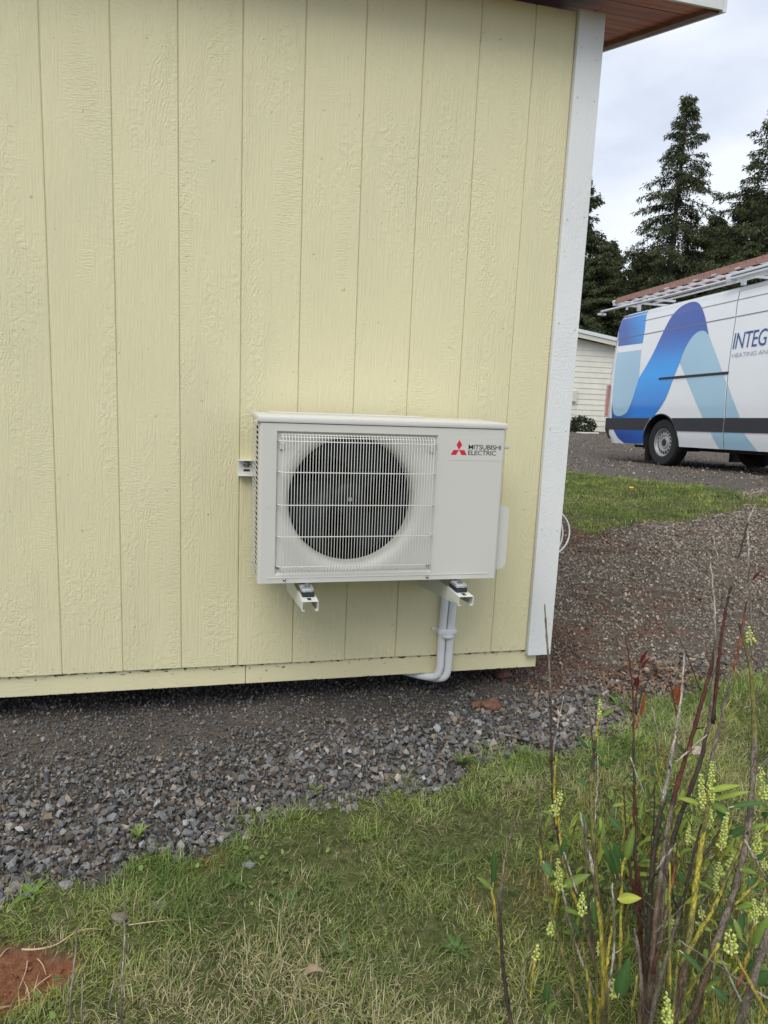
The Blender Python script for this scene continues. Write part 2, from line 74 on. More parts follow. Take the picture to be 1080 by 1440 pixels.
 'leaves': [([1.673,-1.455,0.233],[1.616,-1.458,0.255],0.0059,0),([1.689,-1.455,0.258],[1.742,-1.485,0.285],0.0069,0),([1.706,-1.453,0.236],[1.769,-1.484,0.268],0.0059,0),([1.707,-1.444,0.23],[1.736,-1.476,0.212],0.0105,1),([1.719,-1.487,0.24],[1.781,-1.52,0.263],0.0065,2),([1.741,-1.434,0.22],[1.734,-1.459,0.186],0.0089,2),([1.763,-1.453,0.146],[1.789,-1.474,0.181],0.0081,2),([1.766,-1.488,0.185],[1.796,-1.512,0.21],0.0059,1),([1.657,-1.433,0.101],[1.673,-1.453,0.13],0.0071,1),([1.711,-1.544,0.143],[1.729,-1.569,0.148],0.0076,1),([1.626,-1.541,0.037],[1.644,-1.567,0.035],0.0056,1),([1.556,-1.588,0.027],[1.592,-1.624,-0.006],0.0063,2),([1.601,-1.629,-0.021],[1.623,-1.659,-0.036],0.0062,2),([1.717,-1.541,0.052],[1.738,-1.564,0.074],0.006,1),([1.444,-1.576,-0.066],[1.454,-1.583,0.028],0.0127,2),([1.714,-1.544,0.032],[1.715,-1.571,0.003],0.0057,1),([1.664,-1.651,0.068],[1.673,-1.66,0.142],0.0123,1),([1.65,-1.448,0.01],[1.659,-1.464,0.047],0.0071,1),([1.741,-1.548,0.167],[1.748,-1.567,0.185],0.005,2),([1.787,-1.486,-0.008],[1.774,-1.509,-0.039],0.0064,2),([1.477,-1.496,0.075],[1.511,-1.523,0.093],0.0099,3),([1.506,-1.453,0.124],[1.482,-1.458,0.175],0.0095,2),([1.513,-1.455,0.122],[1.521,-1.463,0.208],0.0078,1),([1.503,-1.458,0.093],[1.475,-1.46,0.159],0.0078,2),([1.403,-1.418,0.054],[1.447,-1.443,0.095],0.0097,1),([1.371,-1.363,0.081],[1.34,-1.371,0.107],0.0078,1),([1.381,-1.366,0.078],[1.391,-1.393,0.058],0.0099,2),([1.421,-1.375,0.087],[1.416,-1.384,0.145],0.0067,2),([1.419,-1.32,0.154],[1.387,-1.33,0.17],0.004,1),([1.446,-1.323,0.176],[1.451,-1.34,0.206],0.0044,1),([1.424,-1.3,0.158],[1.397,-1.309,0.183],0.0044,1),([1.433,-1.38,0.077],[1.433,-1.395,0.111],0.0053,1),([1.484,-1.406,0.006],[1.479,-1.434,-0.042],0.0064,2),([1.507,-1.441,0.076],[1.469,-1.437,0.159],0.0097,2),([1.525,-1.422,0.091],[1.495,-1.424,0.151],0.0087,1),([1.416,-1.468,0.026],[1.377,-1.475,0.049],0.006,1),([1.231,-1.449,0.103],[1.226,-1.452,0.191],0.0055,2),([1.229,-1.449,0.098],[1.193,-1.454,0.134],0.0055,1),([1.313,-1.545,-0.083],[1.31,-1.554,-0.022],0.0076,2),([1.31,-1.549,-0.108],[1.324,-1.565,-0.059],0.0073,1),([1.247,-1.463,0.046],[1.248,-1.481,0.066],0.0042,1),([1.553,-1.259,0.338],[1.572,-1.279,0.369],0.0049,1),([1.519,-1.283,0.271],[1.472,-1.284,0.317],0.0043,2),([1.536,-1.287,0.273],[1.542,-1.304,0.304],0.0037,1),([1.522,-1.283,0.274],[1.525,-1.302,0.293],0.0048,2),([1.7,-1.179,0.411],[1.71,-1.196,0.448],0.004,4),([1.698,-1.176,0.424],[1.705,-1.192,0.465],0.0037,4),([1.689,-1.184,0.37],[1.682,-1.197,0.402],0.0061,4),([1.769,-1.228,0.354],[1.762,-1.24,0.395],0.0086,5),([1.771,-1.232,0.336],[1.766,-1.242,0.388],0.0056,5),([1.7,-1.199,0.3],[1.698,-1.208,0.366],0.0046,5),([1.899,-1.271,0.65],[1.904,-1.288,0.68],0.0029,4),([1.815,-1.477,0.2],[1.811,-1.493,0.222],0.007,2),([1.79,-1.516,0.065],[1.796,-1.533,0.093],0.0069,1),([1.7,-1.453,0.05],[1.713,-1.478,0.048],0.0053,1),([1.617,-1.599,-0.065],[1.628,-1.616,-0.026],0.0058,1),([1.788,-1.492,0.079],[1.79,-1.517,0.058],0.0087,2),([1.666,-1.663,0.003],[1.673,-1.678,0.044],0.0107,2),([1.677,-1.626,-0.008],[1.687,-1.642,0.03],0.0095,2),([1.62,-1.543,-0.099],[1.587,-1.548,-0.058],0.0057,1)],
 'twigs': [(0.0032,[[0.446,-1.249,-0.028],[0.441,-1.26,-0.098],[0.434,-1.27,-0.164],[0.426,-1.277,-0.213],[0.426,-1.267,-0.337]]),(0.0033,[[0.532,-1.209,0.024],[0.533,-1.225,-0.065],[0.528,-1.243,-0.168],[0.521,-1.25,-0.22],[0.521,-1.256,-0.254],[0.521,-1.246,-0.335]]),(0.0018,[[0.454,-1.266,-0.114],[0.454,-1.275,-0.163],[0.455,-1.284,-0.212],[0.455,-1.274,-0.335]]),(0.0021,[[0.525,-1.262,-0.107],[0.512,-1.265,-0.141],[0.502,-1.271,-0.188],[0.495,-1.275,-0.222],[0.495,-1.265,-0.335]])],
}

rng = np.random.default_rng(7); random.seed(7)

# ------------------------------------------------------------------ helpers
def link(o, parent=None):
    scene.collection.objects.link(o)
    if parent is not None: o.parent = parent
    return o
def tag(o, label=None, cat=None, group=None, kind=None):
    if label: o['label'] = label
    if cat: o['category'] = cat
    if group: o['group'] = group
    if kind: o['kind'] = kind
    return o
def empty(name, loc=(0, 0, 0), rot=(0, 0, 0), **k):
    o = bpy.data.objects.new(name, None); o.location = loc; o.rotation_euler = rot; o.empty_display_size = 0.1
    link(o); return tag(o, **k)
def mesh_obj(name, v, f, m, parent=None, smooth=False, col=None):
    me = bpy.data.meshes.new(name); me.from_pydata([tuple(p) for p in v], [], f); me.update()
    if smooth is True: me.polygons.foreach_set('use_smooth', [True]*len(me.polygons))
    elif smooth:
        me.polygons.foreach_set('use_smooth', [True]*len(me.polygons)); me.set_sharp_from_angle(angle=R(smooth))
    if col is not None:
        a = me.color_attributes.new('Col', 'FLOAT_COLOR', 'POINT')
        a.data.foreach_set('color', np.hstack([np.asarray(col, float), np.ones((len(v), 1))]).ravel())
    if m: me.materials.append(m)
    return link(bpy.data.objects.new(name, me), parent)
def tri_mesh(name, V, F, m, parent=None, col=None, smooth=False):
    """fast: V (n,3), F (k,3) numpy"""
    me = bpy.data.meshes.new(name); n, k = len(V), len(F)
    me.vertices.add(n); me.vertices.foreach_set('co', np.asarray(V, np.float32).ravel())
    me.loops.add(k*3); me.loops.foreach_set('vertex_index', np.asarray(F, np.int32).ravel())
    me.polygons.add(k); me.polygons.foreach_set('loop_start', np.arange(0, 3*k, 3, dtype=np.int32))
    me.polygons.foreach_set('loop_total', np.full(k, 3, np.int32))
    me.polygons.foreach_set('use_smooth', np.full(k, smooth, bool))
    me.update(calc_edges=True)
    if col is not None:
        a = me.color_attributes.new('Col', 'FLOAT_COLOR', 'POINT')
        a.data.foreach_set('color', np.hstack([col, np.ones((n, 1))]).astype(np.float32).ravel())
    me.materials.append(m)
    return link(bpy.data.objects.new(name, me), parent)
class MB:
    def __init__(s): s.v = []; s.f = []
    def add(s, v, f):
        b = len(s.v); s.v += [tuple(p) for p in v]; s.f += [[i+b for i in q] for q in f]; return s
    def box(s, x0, x1, y0, y1, z0, z1, bev=0.0):
        if bev <= 0:
            return s.add([(x0,y0,z0),(x1,y0,z0),(x1,y1,z0),(x0,y1,z0),(x0,y0,z1),(x1,y0,z1),(x1,y1,z1),(x0,y1,z1)],
                [[0,3,2,1],[4,5,6,7],[0,1,5,4],[1,2,6,5],[2,3,7,6],[3,0,4,7]])
        bm = bmesh.new(); bmesh.ops.create_cube(bm, size=1)
        for q in bm.verts: q.co = Vector(((x0+x1)/2+q.co.x*(x1-x0), (y0+y1)/2+q.co.y*(y1-y0), (z0+z1)/2+q.co.z*(z1-z0)))
        bmesh.ops.bevel(bm, geom=bm.edges[:], offset=bev, segments=2, affect='EDGES', profile=0.5)
        bm.verts.index_update(); s.add([q.co[:] for q in bm.verts], [[x.index for x in f.verts] for f in bm.faces]); bm.free(); return s
    def prism(s, poly, axis, a, b):
        """poly of 2-D points extruded along axis (0,1,2) from a to b"""
        n = len(poly)
        def P(q, t):
            if axis == 0: return (t, q[0], q[1])
            if axis == 1: return (q[0], t, q[1])
            return (q[0], q[1], t)
        v = [P(q, a) for q in poly]+[P(q, b) for q in poly]
        return s.add(v, [list(range(n))[::-1], list(range(n, 2*n))]+[[i, (i+1) % n, n+(i+1) % n, n+i] for i in range(n)])
    def tube(s, pts, r, n=8, cap=True, closed=False):
        pts = [Vector(p) for p in pts]; rr = r if hasattr(r, '__len__') else [r]*len(pts)
        m = len(pts); up = None; b = len(s.v)
        for i, p in enumerate(pts):
            if closed: t = pts[(i+1) % m]-pts[i-1]
            else: t = pts[min(i+1, m-1)]-pts[max(i-1, 0)]
            t.normalize()
            if up is None: up = t.orthogonal().normalized()
            up = (up-t*up.dot(t)); up = up.normalized() if up.length > 1e-6 else t.orthogonal().normalized()
            sd_ = t.cross(up)
            for k in range(n):
                a = 2*math.pi*k/n; s.v.append(tuple(p+(up*math.cos(a)+sd_*math.sin(a))*rr[i]))
        for i in range(m if closed else m-1):
            j = (i+1) % m
            for k in range(n): s.f.append([b+i*n+k, b+i*n+(k+1) % n, b+j*n+(k+1) % n, b+j*n+k])
        if cap and not closed: s.f.append([b+k for k in range(n)][::-1]); s.f.append([b+(m-1)*n+k for k in range(n)])
        return s
    def lathe(s, prof, c, ax='y', n=32, close=False):
        """prof list of (radius, along)"""
        b = len(s.v)
        for r_, t in prof:
            for k in range(n):
                a = 2*math.pi*k/n; x, y = r_*math.cos(a), r_*math.sin(a)
                s.v.append({'y': (c[0]+x, c[1]+t, c[2]+y), 'x': (c[0]+t, c[1]+x, c[2]+y), 'z': (c[0]+x, c[1]+y, c[2]+t)}[ax])
        m = len(prof)
        for i in range(m-1):
            for k in range(n): s.f.append([b+i*n+k, b+i*n+(k+1) % n, b+(i+1)*n+(k+1) % n, b+(i+1)*n+k])
        if close: s.f.append([b+k for k in range(n)]); s.f.append([b+(m-1)*n+k for k in range(n)])
        return s
    def obj(s, name, m, parent=None, smooth=False): return mesh_obj(name, s.v, s.f, m, parent, smooth)
def smooth_path(pts, n=4, tens=1.0):
    """Catmull-Rom through the points; tens below 1 keeps the stretches between them straighter"""
    pts = [Vector(p) for p in pts]; o = []
    for i in range(len(pts)-1):
        p0, p1, p2, p3_ = pts[max(i-1, 0)], pts[i], pts[i+1], pts[min(i+2, len(pts)-1)]
        m1, m2 = (p2-p0)*0.5, (p3_-p1)*0.5
        m1 = m1.normalized()*min(m1.length, (p2-p1).length); m2 = m2.normalized()*min(m2.length, (p2-p1).length)
        m1 = m1*tens+(p2-p1)*(1-tens); m2 = m2*tens+(p2-p1)*(1-tens)
        for k in range(n):
            t = k/n; t2, t3 = t*t, t*t*t
            o.append(p1*(2*t3-3*t2+1)+m1*(t3-2*t2+t)+p2*(-2*t3+3*t2)+m2*(t3-t2))
    o.append(pts[-1]); return o
def copy_obj(o, parent=None, loc=None, rot=None, scale=None):
    c_ = o.copy(); scene.collection.objects.link(c_)
    if parent is not None: c_.parent = parent
    if loc is not None: c_.location = loc
    if rot is not None: c_.rotation_euler = rot
    if scale is not None: c_.scale = scale
    return c_
def copy_tree(o, parent=None):
    c_ = copy_obj(o, parent)
    for ch in list(o.children): copy_tree(ch, c_)
    return c_
def in_poly(x, y, P):
    x = np.asarray(x); y = np.asarray(y); ins = np.zeros(x.shape, bool); n = len(P)
    for i in range(n):
        x0, y0 = P[i]; x1, y1 = P[(i+1) % n]
        if y0 == y1: continue
        c_ = ((y0 > y) != (y1 > y)) & (x < (x1-x0)*(y-y0)/(y1-y0)+x0); ins ^= c_
    return ins
def poly_dist(x, y, P):
    d = np.full(np.shape(x), 1e9); n = len(P)
    for i in range(n):
        x0, y0 = P[i]; x1, y1 = P[(i+1) % n]; dx, dy = x1-x0, y1-y0
        t = np.clip(((x-x0)*dx+(y-y0)*dy)/(dx*dx+dy*dy+1e-12), 0, 1)
        d = np.minimum(d, np.hypot(x-x0-t*dx, y-y0-t*dy))
    return d
def fnoise(x, y, s, seed=0):
    """smooth value noise, 0..1"""
    x = np.asarray(x)*s+17.3*seed+1000; y = np.asarray(y)*s+9.1*seed+1000
    xi, yi = np.floor(x).astype(np.int64), np.floor(y).astype(np.int64); fx, fy = sm(x-xi), sm(y-yi)
    def h(a, b):
        k = (a*374761393+b*668265263+seed*1442695) & 0xffffffff; k = ((k ^ (k >> 13))*1274126177) & 0xffffffff
        return ((k ^ (k >> 16)) & 0xffff)/65535.0
    return (h(xi, yi)*(1-fx)+h(xi+1, yi)*fx)*(1-fy)+(h(xi, yi+1)*(1-fx)+h(xi+1, yi+1)*fx)*fy

# ------------------------------------------------------------------ materials
class NT:
    def __init__(s, name):
        s.m = bpy.data.materials.new(name); s.m.use_nodes = True; s.t = s.m.node_tree
        s.b = s.t.nodes['Principled BSDF']
    def n(s, t, **k):
        q = s.t.nodes.new('ShaderNode'+t)
        for a, v in k.items():
            if a.startswith('i_'):
                key = a[2:]; key = int(key) if key.isdigit() else key.replace('_', ' ')
                q.inputs[key].default_value = v
            else: setattr(q, a, v)
        return q
    def l(s, a, b): s.t.links.new(a, b)
    def ramp(s, fac, stops):
        q = s.n('ValToRGB'); e = q.color_ramp.elements
        while len(e) < len(stops): e.new(0.5)
        for x, (p, c_) in zip(e, stops):
            x.position = p; x.color = (*c_, 1) if len(c_) == 3 else c_
        s.l(fac, q.inputs[0]); return q.outputs[0]
    def math(s, op, a, b=None):
        q = s.n('Math', operation=op)
        for i, v in enumerate((a, b)):
            if v is None: continue
            if isinstance(v, (int, float)): q.inputs[i].default_value = v
            else: s.l(v, q.inputs[i])
        return q.outputs[0]
    def mix(s, fac, a, b, mode='MIX'):
        q = s.n('MixRGB', blend_type=mode)
        for i, v in enumerate((fac, a, b)):
            if isinstance(v, (int, float)): q.inputs[i].default_value = v
            elif isinstance(v, tuple): q.inputs[i].default_value = (*v, 1)
            else: s.l(v, q.inputs[i])
        return q.outputs[0]
    def noise(s, vec, scale, det=3, rough=0.5, dist=0.0, dim='3D'):
        q = s.n('TexNoise', i_Scale=scale, i_Detail=det, i_Roughness=rough, i_Distortion=dist)
        if vec is not None: s.l(vec, q.inputs['Vector'])
        return q.outputs[0]
    def mapping(s, vec, sc=(1, 1, 1), loc=(0, 0, 0)):
        q = s.n('Mapping'); q.inputs['Scale'].default_value = sc; q.inputs['Location'].default_value = loc
        s.l(vec, q.inputs[0]); return q.outputs[0]
    def obj(s): return s.n('TexCoord').outputs['Object']
    def bump(s, h, strength=0.5, dist=0.002):
        q = s.n('Bump', i_Strength=strength, i_Distance=dist); s.l(h, q.inputs['Height']); s.l(q.outputs[0], s.b.inputs['Normal'])
    def base(s, c_):
        if isinstance(c_, tuple): s.b.inputs['Base Color'].default_value = (*c_, 1)
        else: s.l(c_, s.b.inputs['Base Color'])
    def set(s, **k):
        for a, v in k.items(): s.b.inputs[a.replace('_', ' ')].default_value = v
        return s
def plain(name, c_, rough=0.5, metal=0.0, vary=0.12, scale=30, bump=0.0, coat=0.0, spec=0.5):
    q = NT(name); o = q.obj(); f = q.noise(o, scale, 4)
    q.base(q.ramp(f, [(0.3, tuple(x*(1-vary) for x in c_)), (0.7, tuple(min(1, x*(1+vary)) for x in c_))]))
    q.set(Roughness=rough, Metallic=metal, Coat_Weight=coat, Specular_IOR_Level=spec)
    if bump: q.bump(q.noise(o, scale*4, 3), 0.5, bump)
    return q.m
def siding_mat(name, c0, c1, c2, horizontal=False, dist=0.0016, wear=False, strength=1.0):
    q = NT(name); o = q.obj()
    inf = q.n('ObjectInfo'); off = q.math('MULTIPLY', inf.outputs['Random'], 37.0)
    cx = q.n('CombineXYZ'); q.l(off, cx.inputs[0]); q.l(q.math('MULTIPLY', off, 1.7), cx.inputs[2])
    va = q.n('VectorMath', operation='ADD'); q.l(o, va.inputs[0]); q.l(cx.outputs[0], va.inputs[1]); v = va.outputs[0]
    def mv(x, z): return q.mapping(v, (x, 20, z) if not horizontal else (z, 20, x))
    big = q.noise(mv(6.5, 1.1), 1.0, 2, 0.45)
    warp = q.noise(mv(26, 30), 1.0, 3, 0.6)
    F = q.math('ADD', big, q.math('MULTIPLY', warp, 0.10))
    ln = q.math('SINE', q.math('MULTIPLY', F, 190.0))
    ln = q.math('POWER', q.math('ADD', q.math('MULTIPLY', ln, 0.5), 0.5), 1.4)
    cath = q.ramp(q.noise(mv(7, 2.2), 1.0, 2, 0.5), [(0.44, (0.0,)*3), (0.62, (1.0,)*3)])
    stri = q.noise(mv(165, 8), 1.0, 3, 0.6, 0.25)
    rip = q.noise(q.mapping(v, (48, 20, 210) if not horizontal else (210, 20, 48)), 1.0, 3, 0.6, 0.6)
    rm = q.ramp(q.noise(mv(11, 2.2), 1.0, 3, 0.5), [(0.50, (0.0,)*3), (0.66, (0.9,)*3)])
    grain = q.mix(rm, stri, rip)
    h = q.math('ADD', q.math('MULTIPLY', grain, 1.9), q.math('MULTIPLY', q.math('MULTIPLY', ln, cath), 0.5))
    q.bump(h, strength, dist)
    f1 = q.noise(q.mapping(v, (2.2, 2, 1.6)), 1.0, 4, 0.6)
    col = q.ramp(f1, [(0.32, c0), (0.5, c1), (0.68, c2)])
    sp = q.ramp(q.noise(v, 55, 2, 0.5), [(0.745, (0, 0, 0)), (0.765, (1, 1, 1))])
    col = q.mix(q.math('MULTIPLY', sp, 0.45), col, (0.16, 0.15, 0.09))
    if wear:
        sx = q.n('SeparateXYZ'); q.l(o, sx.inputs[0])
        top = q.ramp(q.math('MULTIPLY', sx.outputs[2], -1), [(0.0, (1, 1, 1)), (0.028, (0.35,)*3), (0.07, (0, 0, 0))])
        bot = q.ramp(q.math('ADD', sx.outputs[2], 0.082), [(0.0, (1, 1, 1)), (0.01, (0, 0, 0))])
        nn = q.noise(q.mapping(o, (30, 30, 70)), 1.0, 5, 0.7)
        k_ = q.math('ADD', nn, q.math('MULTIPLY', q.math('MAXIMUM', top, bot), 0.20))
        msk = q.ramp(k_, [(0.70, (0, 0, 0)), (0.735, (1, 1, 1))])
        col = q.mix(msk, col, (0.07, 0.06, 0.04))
    q.base(col); q.set(Roughness=0.55, Specular_IOR_Level=0.35)
    return q.m
M = {}
YEL = ((0.66, 0.62, 0.405), (0.695, 0.648, 0.412), (0.71, 0.66, 0.425))
M['yellow_siding'] = siding_mat('yellow_siding', *YEL)
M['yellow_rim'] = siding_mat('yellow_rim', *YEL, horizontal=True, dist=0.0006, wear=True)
M['white_trim'] = siding_mat('white_trim', (0.66, 0.67, 0.67), (0.72, 0.73, 0.73), (0.75, 0.76, 0.75), dist=0.0008)
M['groove'] = plain('groove_paint', (0.58, 0.54, 0.33), 0.7)
M['white_fascia'] = siding_mat('white_fascia', (0.55, 0.56, 0.55), (0.66, 0.67, 0.66), (0.7, 0.7, 0.69), horizontal=True, dist=0.0008)
def wood_mat(name, a, b_, c_, rough=0.5):
    q = NT(name); inf = q.n('ObjectInfo'); o = q.obj(); va = q.n('VectorMath', operation='ADD'); q.l(o, va.inputs[0]); q.l(inf.outputs['Random'], va.inputs[1])
    f = q.noise(q.mapping(va.outputs[0], (1.5, 18, 30)), 1.0, 6, 0.65, 0.6)
    col = q.ramp(f, [(0.3, a), (0.5, b_), (0.72, c_)])
    q.base(q.mix(q.math('MULTIPLY', inf.outputs['Random'], 0.35), col, a)); q.set(Roughness=rough); q.bump(f, 0.6, 0.002); return q.m
M['soffit_wood'] = wood_mat('soffit_wood', (0.20, 0.035, 0.018), (0.46, 0.11, 0.06), (0.72, 0.32, 0.20))
M['barge_wood'] = wood_mat('barge_wood', (0.10, 0.045, 0.025), (0.20, 0.09, 0.05), (0.32, 0.16, 0.09))
M['dark_wood'] = wood_mat('dark_wood', (0.05, 0.04, 0.03), (0.09, 0.07, 0.05), (0.12, 0.10, 0.07), 0.8)
M['roofing'] = plain('roofing', (0.09, 0.09, 0.10), 0.8, bump=0.002)

# ------------------------------------------------------------------ ground
edge = DATA['grass_edge']
GRASS = [(-4.5, -0.95), (-0.6, -0.93)]+[tuple(p) for p in edge]+[(4.6, 0.25), (5.6, 0.1), (7.5, -0.6), (9, -2), (9, -9), (-9, -9), (-9, -1)]
FARG = [tuple(p) for p in DATA['far_grass']]; FARB = [tuple(p) for p in DATA['far_grass_b']]
SOIL = [tuple(p) for p in DATA['soil']]
def axis(fine0, fine1, step, lo, hi):
    a = list(np.arange(fine0, fine1+1e-6, step)); s = step; x = fine1
    while x < hi: s *= 1.16; x += s; a.append(min(x, hi))
    s = step; x = fine0; b_ = []
    while x > lo: s *= 1.16; x -= s; b_.append(max(x, lo))
    return np.array(b_[::-1]+a)
def zones(x, y):
    wob = (fnoise(x, y, 9, 3)-0.5)*0.10+(fnoise(x, y, 30, 4)-0.5)*0.05
    def soft(P, wd, s=1.0):
        d = poly_dist(x, y, P)*np.where(in_poly(x, y, P), 1, -1)+wob*s
        return sm(d/wd+0.5)
    g = np.maximum(soft(GRASS, 0.05), np.maximum(soft(FARG, 0.15, 1.5), soft(FARB, 0.15, 1.5)))
    s = soft(SOIL, 0.03, 0.9)
    far = sm((x-5.0)/2+0.0)*0
    wild = sm((y-21)/2.5); g = np.maximum(g, wild)
    g = g*(1-s)
    bx, by = DATA['spots']['brown_a']; s = np.maximum(s, sm(1.3-np.hypot((x-bx)/0.06, (y-by)/0.045)))
    # red sub-soil mixed into the gravel to the right of the building
    reg = sm((x-1.7)/0.35)*(0.35+0.65*sm((4.3-x)/1.8))*sm((5.6-x)/1.2)*sm((y+0.35)/0.3)*sm((3.0-y)/0.9)
    red = reg*sm((fnoise(x*0.7+y*0.35, y*1.2, 1.9, 6)*0.5+fnoise(x, y*1.5, 5, 8)*0.28+fnoise(x, y, 14, 12)*0.22-0.40)/0.26)*0.9
    red = np.maximum(red, sm(1-np.hypot((x-3.55)/0.55, (y-2.35)/0.45))*0.95)
    return g, s, red
def build_ground():
    X = axis(-0.9, 4.6, 0.035, -300, 300); Y = axis(-1.9, 3.4, 0.035, -120, 420)
    gx, gy = np.meshgrid(X, Y); x, y = gx.ravel(), gy.ravel(); z = ground_z(x, y)
    g, s, red = zones(x, y)
    z = z-0.012*s+0.008*fnoise(x, y, 5, 9)+np.where(np.hypot(x, y) < 12, 0.012*g, 0)
    nx, ny = len(X), len(Y); i = np.arange(nx*ny).reshape(ny, nx)
    a, b_, c_, d = i[:-1, :-1].ravel(), i[:-1, 1:].ravel(), i[1:, 1:].ravel(), i[1:, :-1].ravel()
    F = np.vstack([np.stack([a, b_, c_], 1), np.stack([a, c_, d], 1)])
    q = NT('ground'); at = q.n('Attribute', attribute_name='Col'); sp = q.n('SeparateColor'); q.l(at.outputs['Color'], sp.inputs[0])
    o = q.obj()
    v1 = q.n('TexVoronoi', i_Scale=55.0); q.l(o, v1.inputs['Vector'])
    n1 = q.noise(o, 140, 4, 0.7); n2 = q.noise(o, 1.3, 5, 0.6)
    grav = q.ramp(n1, [(0.3, (0.045, 0.041, 0.037)), (0.55, (0.125, 0.112, 0.098)), (0.75, (0.27, 0.24, 0.205))])
    grav = q.mix(q.ramp(n2, [(0.35, (0, 0, 0)), (0.7, (0.35,)*3)]), grav, (0.16, 0.125, 0.095))
    n3 = q.noise(o, 25, 5, 0.7)
    redc = q.ramp(n3, [(0.3, (0.075, 0.045, 0.033)), (0.6, (0.175, 0.098, 0.067)), (0.8, (0.30, 0.18, 0.13))])
    soil = q.ramp(q.noise(o, 60, 6, 0.7), [(0.3, (0.13, 0.055, 0.03)), (0.55, (0.24, 0.105, 0.055)), (0.8, (0.36, 0.19, 0.11))])
    grs = q.ramp(q.noise(o, 35, 5, 0.7), [(0.3, (0.035, 0.043, 0.015)), (0.5, (0.085, 0.10, 0.035)), (0.75, (0.19, 0.17, 0.08))])
    c1 = q.mix(q.math('MULTIPLY', sp.outputs[2], 0.85), grav, redc); c1 = q.mix(sp.outputs[0], c1, grs); c1 = q.mix(sp.outputs[1], c1, soil)
    q.base(c1); q.set(Roughness=0.95, Specular_IOR_Level=0.15)
    h = q.math('ADD', q.math('MULTIPLY', v1.outputs['Distance'], -0.6), q.math('MULTIPLY', n1, 0.8)); q.bump(h, 0.9, 0.012)
    ob = tri_mesh('ground', np.stack([x, y, z], 1), F, q.m, col=np.stack([g, s, red], 1), smooth=True)
    tag(ob, 'ground of grey gravel, lawn and bare reddish soil', kind='structure')
build_ground()

def attr_mat(name, rough=0.8, trans=0.0, vary=0.25, scale=80, spec=0.2):
    q = NT(name); at = q.n('Attribute', attribute_name='Col'); f = q.noise(q.obj(), scale, 3)
    q.base(q.mix(1.0, at.outputs['Color'], q.ramp(f, [(0.3, (1-vary,)*3), (0.7, (1.0,)*3)]), 'MULTIPLY'))
    q.set(Roughness=rough, Specular_IOR_Level=spec)
    if trans:
        t = q.n('BsdfTranslucent'); q.l(at.outputs['Color'], t.inputs[0]); m_ = q.n('MixShader'); m_.inputs[0].default_value = trans
        q.l(q.b.outputs[0], m_.inputs[1]); q.l(t.outputs[0], m_.inputs[2]); q.l(m_.outputs[0], q.t.nodes['Material Output'].inputs[0])
    return q.m
M['stone'] = attr_mat('crushed_stone', 0.85, vary=0.35, scale=160)
M['blade'] = attr_mat('grass_blade', 0.6, 0.12, vary=0.12, scale=40, spec=0.3)

def rock_variants(k, npts, flat=0.7):
    out_ = []
    for _ in range(k):
        bm = bmesh.new(); P = rng.normal(size=(npts, 3)); P /= np.linalg.norm(P, axis=1)[:, None]
        P *= rng.uniform(0.62, 1.1, (npts, 1)); P *= [rng.uniform(0.75, 1.15), rng.uniform(0.55, 0.9), flat*rng.uniform(0.7, 1.1)]
        for p in P: bm.verts.new(p)
        r_ = bmesh.ops.convex_hull(bm, input=bm.verts[:]); dead = [g for g in r_['geom_interior'] if isinstance(g, bmesh.types.BMVert)]
        for d in dead: bm.verts.remove(d)
        bmesh.ops.triangulate(bm, faces=bm.faces[:]); bm.verts.index_update()
        out_.append((np.array([q.co[:] for q in bm.verts]), np.array([[q.index for q in f.verts] for f in bm.faces]))); bm.free()
    return out_
def scatter(name, variants, pos, size, cols, mat, tilt=0.5, flat_normals=True):
    n = len(pos); VV, FF, CC = [], [], []; which = rng.integers(0, len(variants), n); base = 0
    for k, (V, F) in enumerate(variants):
        idx = np.where(which == k)[0]; m = len(idx)
        if not m: continue
        a = rng.uniform(0, 6.283, m); bx = rng.normal(0, tilt, m); by = rng.normal(0, tilt, m)
        ca, sa, cb, sb, cc, sc = np.cos(a), np.sin(a), np.cos(bx), np.sin(bx), np.cos(by), np.sin(by)
        Rz = np.zeros((m, 3, 3)); Rz[:, 0, 0] = ca; Rz[:, 0, 1] = -sa; Rz[:, 1, 0] = sa; Rz[:, 1, 1] = ca; Rz[:, 2, 2] = 1
        Rx = np.zeros((m, 3, 3)); Rx[:, 0, 0] = 1; Rx[:, 1, 1] = cb; Rx[:, 1, 2] = -sb; Rx[:, 2, 1] = sb; Rx[:, 2, 2] = cb
        Ry = np.zeros((m, 3, 3)); Ry[:, 1, 1] = 1; Ry[:, 0, 0] = cc; Ry[:, 0, 2] = sc; Ry[:, 2, 0] = -sc; Ry[:, 2, 2] = cc
        Q = Rz @ Rx @ Ry
        W = np.einsum('mij,vj->mvi', Q, V)*size[idx][:, None, None]+pos[idx][:, None, :]
        nv = len(V); VV.append(W.reshape(-1, 3)); FF.append((F[None]+(np.arange(m)*nv)[:, None, None]+base).reshape(-1, 3))
        CC.append(np.repeat(cols[idx], nv, axis=0)); base += m*nv
    return tri_mesh(name, np.vstack(VV), np.vstack(FF), mat, col=np.vstack(CC))

